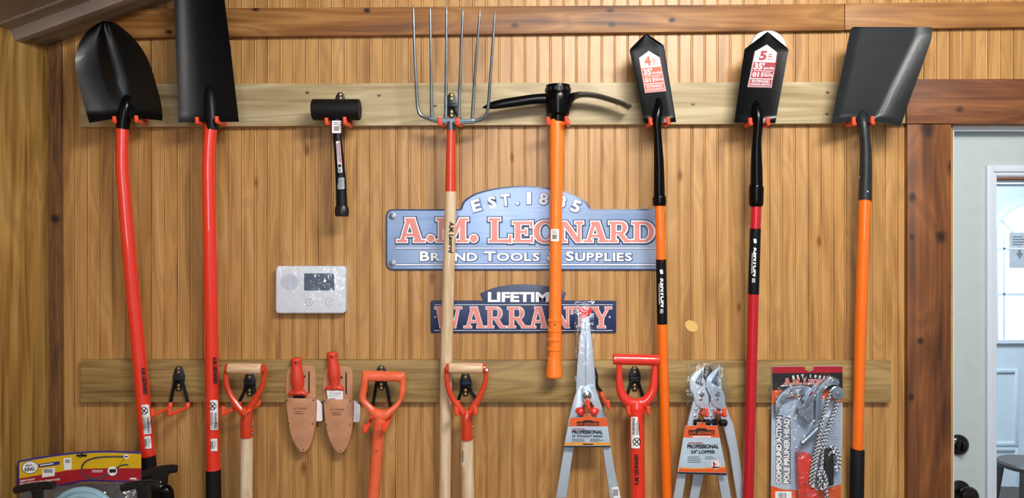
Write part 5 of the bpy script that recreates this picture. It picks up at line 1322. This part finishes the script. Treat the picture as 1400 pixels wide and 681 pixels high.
bm2 = mapped([ell(41, -639.2, 10.6, 8, 32, 6), ell(172.6, -624.4, 3.4, 3.4, 20), ell(153.6, -644.2, 6.4, 6.4, 24)], HM, 3)
build('logo_ring', bm, 'ink', hc)
mp = Flat(34, 645.5, hd, 9)
tx = [rect(27, -660.6, 27.2, -660.4)]
mt = Flat(27.4, 659.4, hd, 8); text('HEAVY DUTY', mt, 21, 2.6, 0, 0, .03, .15, lift=2, bm=bm2); mt = Flat(27.4, 663.2, hd, 7); text('FULL EXTENSION REPLACEMENT HOSE', mt, 55, 2.5, 0, 0, .03, .15, lift=2, bm=bm2)
mt = Flat(56, 637.6, hd, 8); bm3 = mapped([rect(-3, -1.4, 26, 3.4)], mt, 2); text('BELT & SHOULDER STRAP', mt, 24, 1.5, -.5, .8, .02, lift=3, bm=bm2) if False else mapped(lines(-1, 0, 24, 2.6, 1, 4, .5), mt, 3, bm2)
mapped(lines(126, -646, 146, -642.4, 2, 4, .4), HM, 2, bm2); text('Hose', Flat(177.4, 655, hd), 10, 2.4, 0, 0, .03, .3, lift=2, bm=bm2) if False else mapped([rect(177.6, -655.4, 186.4, -653.6), rect(182, -656.6, 191, -656.2)], HM, 2, bm2)
build('blue_flash', bm3, 'card_blue', hc)
build('white_print', bm2, 'white', hc)
mk = Flat(34.4, 645, hd, 8); bm = text('KING', mk, 13.6, 5, -.6, 0, .04, .15, lift=4); text('SPRAY', mk, 9.6, 2.6, 1.4, 6.4, .03, .15, lift=4, bm=bm)
mapped([[(x, -y) for x, y in ((149.4, 641.8), (158.4, 641.2), (158.6, 646), (149.6, 646.8))], [(170.6, -623.4), (174.6, -623.4), (174.6, -625.4), (170.6, -625.4)], [(159, -638.8), (159.4, -638.4), (170.6, -626.8), (170.2, -626.4)], rect(104.6, -624.6, 118.6, -621.4)], HM, 4, bm)
build('black_print', bm, 'ink', hc, label='black print and hanging slot')
hose = catmull([(169.5, 624.6), (150, 624.6), (132, 626), (119, 630), (112.6, 637), (112.4, 646), (118, 652.6), (128, 654.6), (140, 652.6), (148.6, 646.6)], 6)
def stroke(pts, w):
    o = []
    for a, b in zip(pts, pts[1:]):
        l = math.hypot(b[0]-a[0], b[1]-a[1]) or 1; nx, ny = -(b[1]-a[1])/l*w/2, (b[0]-a[0])/l*w/2
        o.append([(a[0]+nx, -(a[1]+ny)), (b[0]+nx, -(b[1]+ny)), (b[0]-nx, -(b[1]-ny)), (a[0]-nx, -(a[1]-ny))])
    return o
build('hose_picture', mapped(stroke(hose, 2.6) + stroke(catmull([(159.4, 640.6), (164, 637.2), (169, 635.8), (175.6, 635.6)], 4), 2.4), HM, 2), 'steel_dark', hc)
s = build('barcode_label', mapped([[(57.4, -653), (74.6, -650.8), (75, -639.6), (58.4, -641)]], HM, 3), 'white', hc); build('barcode', mapped([rect(60+k*1.1, -646.6, 60.6+k*1.1, -641.4) for k in range(11)], HM, 4), 'ink', hc)
s = build('price_label', mapped([[(87.6, -642.6), (97.8, -641.6), (97.6, -625.6), (86.6, -626.6)]], HM, 3), 'white', hc); build('barcode', mapped([rect(89.4+k*1.1, -633, 90+k*1.1, -628.4) for k in range(6)], HM, 4), 'ink', hc)
# peg through the slot
pg = single('peg', T([(111.5, 623, 0, 1.5), (111.5, 623, hd+.010, 1.5), (111.5, 621.4, hd+.014, 1.5)], n=10), 'black_satin', 'black peg through the slot of the yellow hose card', 'peg')
# bag and coil
bx = lambda y: y
coil = bmesh.new()
def torus(bm, cx, cy, d, R, r_, squash=1.0, n=56, m=12):
    rings = []
    for i in range(n):
        a = 2*PI*i/n; c = P(cx + R*math.cos(a), cy - R*squash*math.sin(a), d); u = (c - P(cx, cy, d)).normalized(); rr = M(r_, d)
        rings.append([bm.verts.new(c + (u*math.cos(2*PI*k/m) + Vector((0, 1, 0))*math.sin(2*PI*k/m))*rr) for k in range(m)])
    for i in range(n):
        a, b = rings[i], rings[(i+1) % n]
        for k in range(m): bm.faces.new((a[k], a[(k+1) % m], b[(k+1) % m], b[k]))
for R, d, cy in ((44, .062, 714), (40, .074, 715), (46, .086, 716), (39, .096, 717), (34, .082, 715), (29, .070, 716)):
    torus(coil, 113, cy, d+.11, R, 4.6)
build('coiled_hose', coil, 'hose_blue', hp, label='pale blue coiled hose')
build('bag_back', PL([(26, 664), (190, 660), (192, 758), (26, 758)], .154, .156), 'bag_grey', hp, label='grey bag back')
def bagbulge():
    bm = bmesh.new(); n, m_ = 30, 20; g = []
    for j in range(m_+1):
        row = []
        for i in range(n+1):
            u, v = i/n*2-1, j/m_
            px = 109 + u*83; py = 661 + v*98
            h = max(0, 1-(u*.98)**4)*min(1, v*2.6)**.6*min(1, (1-v)*4)**.5
            row.append(bm.verts.new(P(px, py, .159 + .055*h + .003*math.sin(9*u+7*v)*h)))
        g.append(row)
    for j in range(m_):
        for i in range(n): bm.faces.new((g[j][i], g[j][i+1], g[j+1][i+1], g[j+1][i]))
    return bm
build('bag', bagbulge(), 'bag', hp, label='clear crinkled plastic bag')

# ================================================================== PUMP SPRAYERS
def sprayer(label, ends, sag, r_, d, stem, wstem):
    """curved ribbed T handle on a pump rod, tank on the floor below the frame"""
    (x0, y0), (x1, y1) = ends
    tr = P(stem[0], stem[1], d)
    r = empty('pump_sprayer', (tr.x, tr.y, 0), label, 'sprayer', 'pump sprayers')
    n = 22; spec = []
    for i in range(n+1):
        t = i/n; x = x0+(x1-x0)*t; y = y0+(y1-y0)*t - sag*(1-(2*t-1)**2)
        w = r_*(.92 if t < .06 or t > .94 else 1)
        spec.append((x, y, d, w))
    bm = T(spec, n=18, flat=.9)
    build('handle', bm, 'black_plastic', r)
    bm = bmesh.new()
    for off in (-.62, -.2, .22, .62):
        sp = []
        for i in range(2, n-1):
            t = i/n
            if abs(t-.5) < .04: continue
            x, y, dd_, w = spec[i]; sp.append((x, y + off*w, d + .9*M(w*math.sqrt(1-off*off), d), .75))
        h_ = len(sp)//2
        tube(bm, sp[:h_], n=6); tube(bm, sp[h_:], n=6)
    build('grip_ribs', bm, 'black_plastic', r, label='raised ribs along the grip')
    sx, sy = stem
    build('yoke', PL([(sx-wstem*1.9, sy+r_*.2), (sx+wstem*1.9, sy-r_*.1), (sx+wstem*1.15, sy+8), (sx+wstem, sy+26), (sx-wstem, sy+26), (sx-wstem*1.15, sy+8)], d-.011, d+.011, .003), 'black_plastic', r)
    top_ = P(sx, sy+20, d)
    bm = bmesh.new(); sweep(bm, [top_, Vector((top_.x, top_.y, .50))], [.009, .009], 14); build('pump_rod', bm, 'black_satin', r)
    def lathe_z(prof, m_):
        bm = bmesh.new(); k = 28
        rings = [[bm.verts.new((top_.x+rr*math.cos(2*PI*i/k), top_.y+rr*math.sin(2*PI*i/k), z)) for i in range(k)] for z, rr in prof]
        for a, b in zip(rings, rings[1:]):
            for i in range(k): bm.faces.new((a[i], a[(i+1) % k], b[(i+1) % k], b[i]))
        bm.faces.new(rings[0][::-1]); bm.faces.new(rings[-1]); return bm
    build('cap', lathe_z([(.44, .03), (.45, .04), (.49, .04), (.505, .03), (.51, .014)], 0), 'black_plastic', r)
    build('tank', lathe_z([(0, .062), (.01, .068), (.03, .07), (.36, .07), (.41, .06), (.445, .034)], 0), 'white_plastic', r)
    return r
sprayer('black curved ribbed pump handle in front of the yellow card, the leftmost of three', ((20.6, 670.6), (74.4, 664)), 2.4, 5.4, .27, (48, 668), 4.6)
sprayer('black curved ribbed pump handle below the other, tip over the bag', ((166.6, 668), (217, 662.6)), 3.4, 5.6, .36, (194, 664), 7)
s3 = sprayer('black curved ribbed pump handle just under the red shovel shaft, the highest of three', ((197, 649.6), (241.6, 641)), 2.6, 5.9, .15, (218, 646), 6.5)
for x, y in ((219.4, 659.4), (220, 665)):
    bm = bmesh.new(); lathe_y(bm, P(x, y, .161), [(0, M(1.6)), (.002, M(1.4)), (.003, M(.6))], 12); build('bolt', bm, 'chrome', s3)
bm = T([(206, 676, .15, 8), (208, 672, .15, 9), (222, 670, .15, 9), (229, 673, .15, 8), (230, 690, .15, 8)], n=16, smooth=3); build('valve_block', bm, 'black_gloss', s3)

# ================================================================== LIGHT
def area(name, loc, target, sx, sy, power, col='#ffffff'):
    l = bpy.data.lights.new(name, 'AREA'); l.shape = 'RECTANGLE'; l.size = sx; l.size_y = sy; l.energy = power; l.color = lin(col)[:3]
    o = bpy.data.objects.new(name, l); COL.objects.link(o); o.location = loc
    o.rotation_euler = (Vector(target)-Vector(loc)).to_track_quat('-Z', 'Y').to_euler(); return o
area('ceiling_lamp', (.55, -2.0, 2.74), (.4, -.0, 1.7), 1.3, .4, 92, '#fffaf2')
area('window_light', (-.15, -4.6, 2.1), (.2, 0, 1.5), 1.0, 1.9, 44, '#eef4ff')
area('vestibule_fill', (XD0+1.1, 1.2, 2.7), (XD0+1.0, 1.2, 0), .8, .8, 125, '#f2f7ff')  # fill light added to brighten the vestibule, no known fixture there
w = bpy.data.worlds.new('World'); SC.world = w; w.use_nodes = True
bg = w.node_tree.nodes['Background']; bg.inputs[0].default_value = lin('#e6ebf2'); bg.inputs[1].default_value = .33

cam_ = bpy.data.cameras.new('Camera'); co = bpy.data.objects.new('Camera', cam_); COL.objects.link(co)
co.location = (0, -D, ZC); co.rotation_euler = (PI/2, 0, 0)
cam_.sensor_fit = 'HORIZONTAL'; cam_.sensor_width = 36; cam_.lens = F/1400*36; cam_.clip_start = .05
SC.camera = co
vs = SC.view_settings
SC.display_settings.display_device = 'sRGB'
vs.view_transform = 'Standard'; vs.look = 'None'; vs.gamma = 1; vs.exposure = 0; vs.use_curve_mapping = False
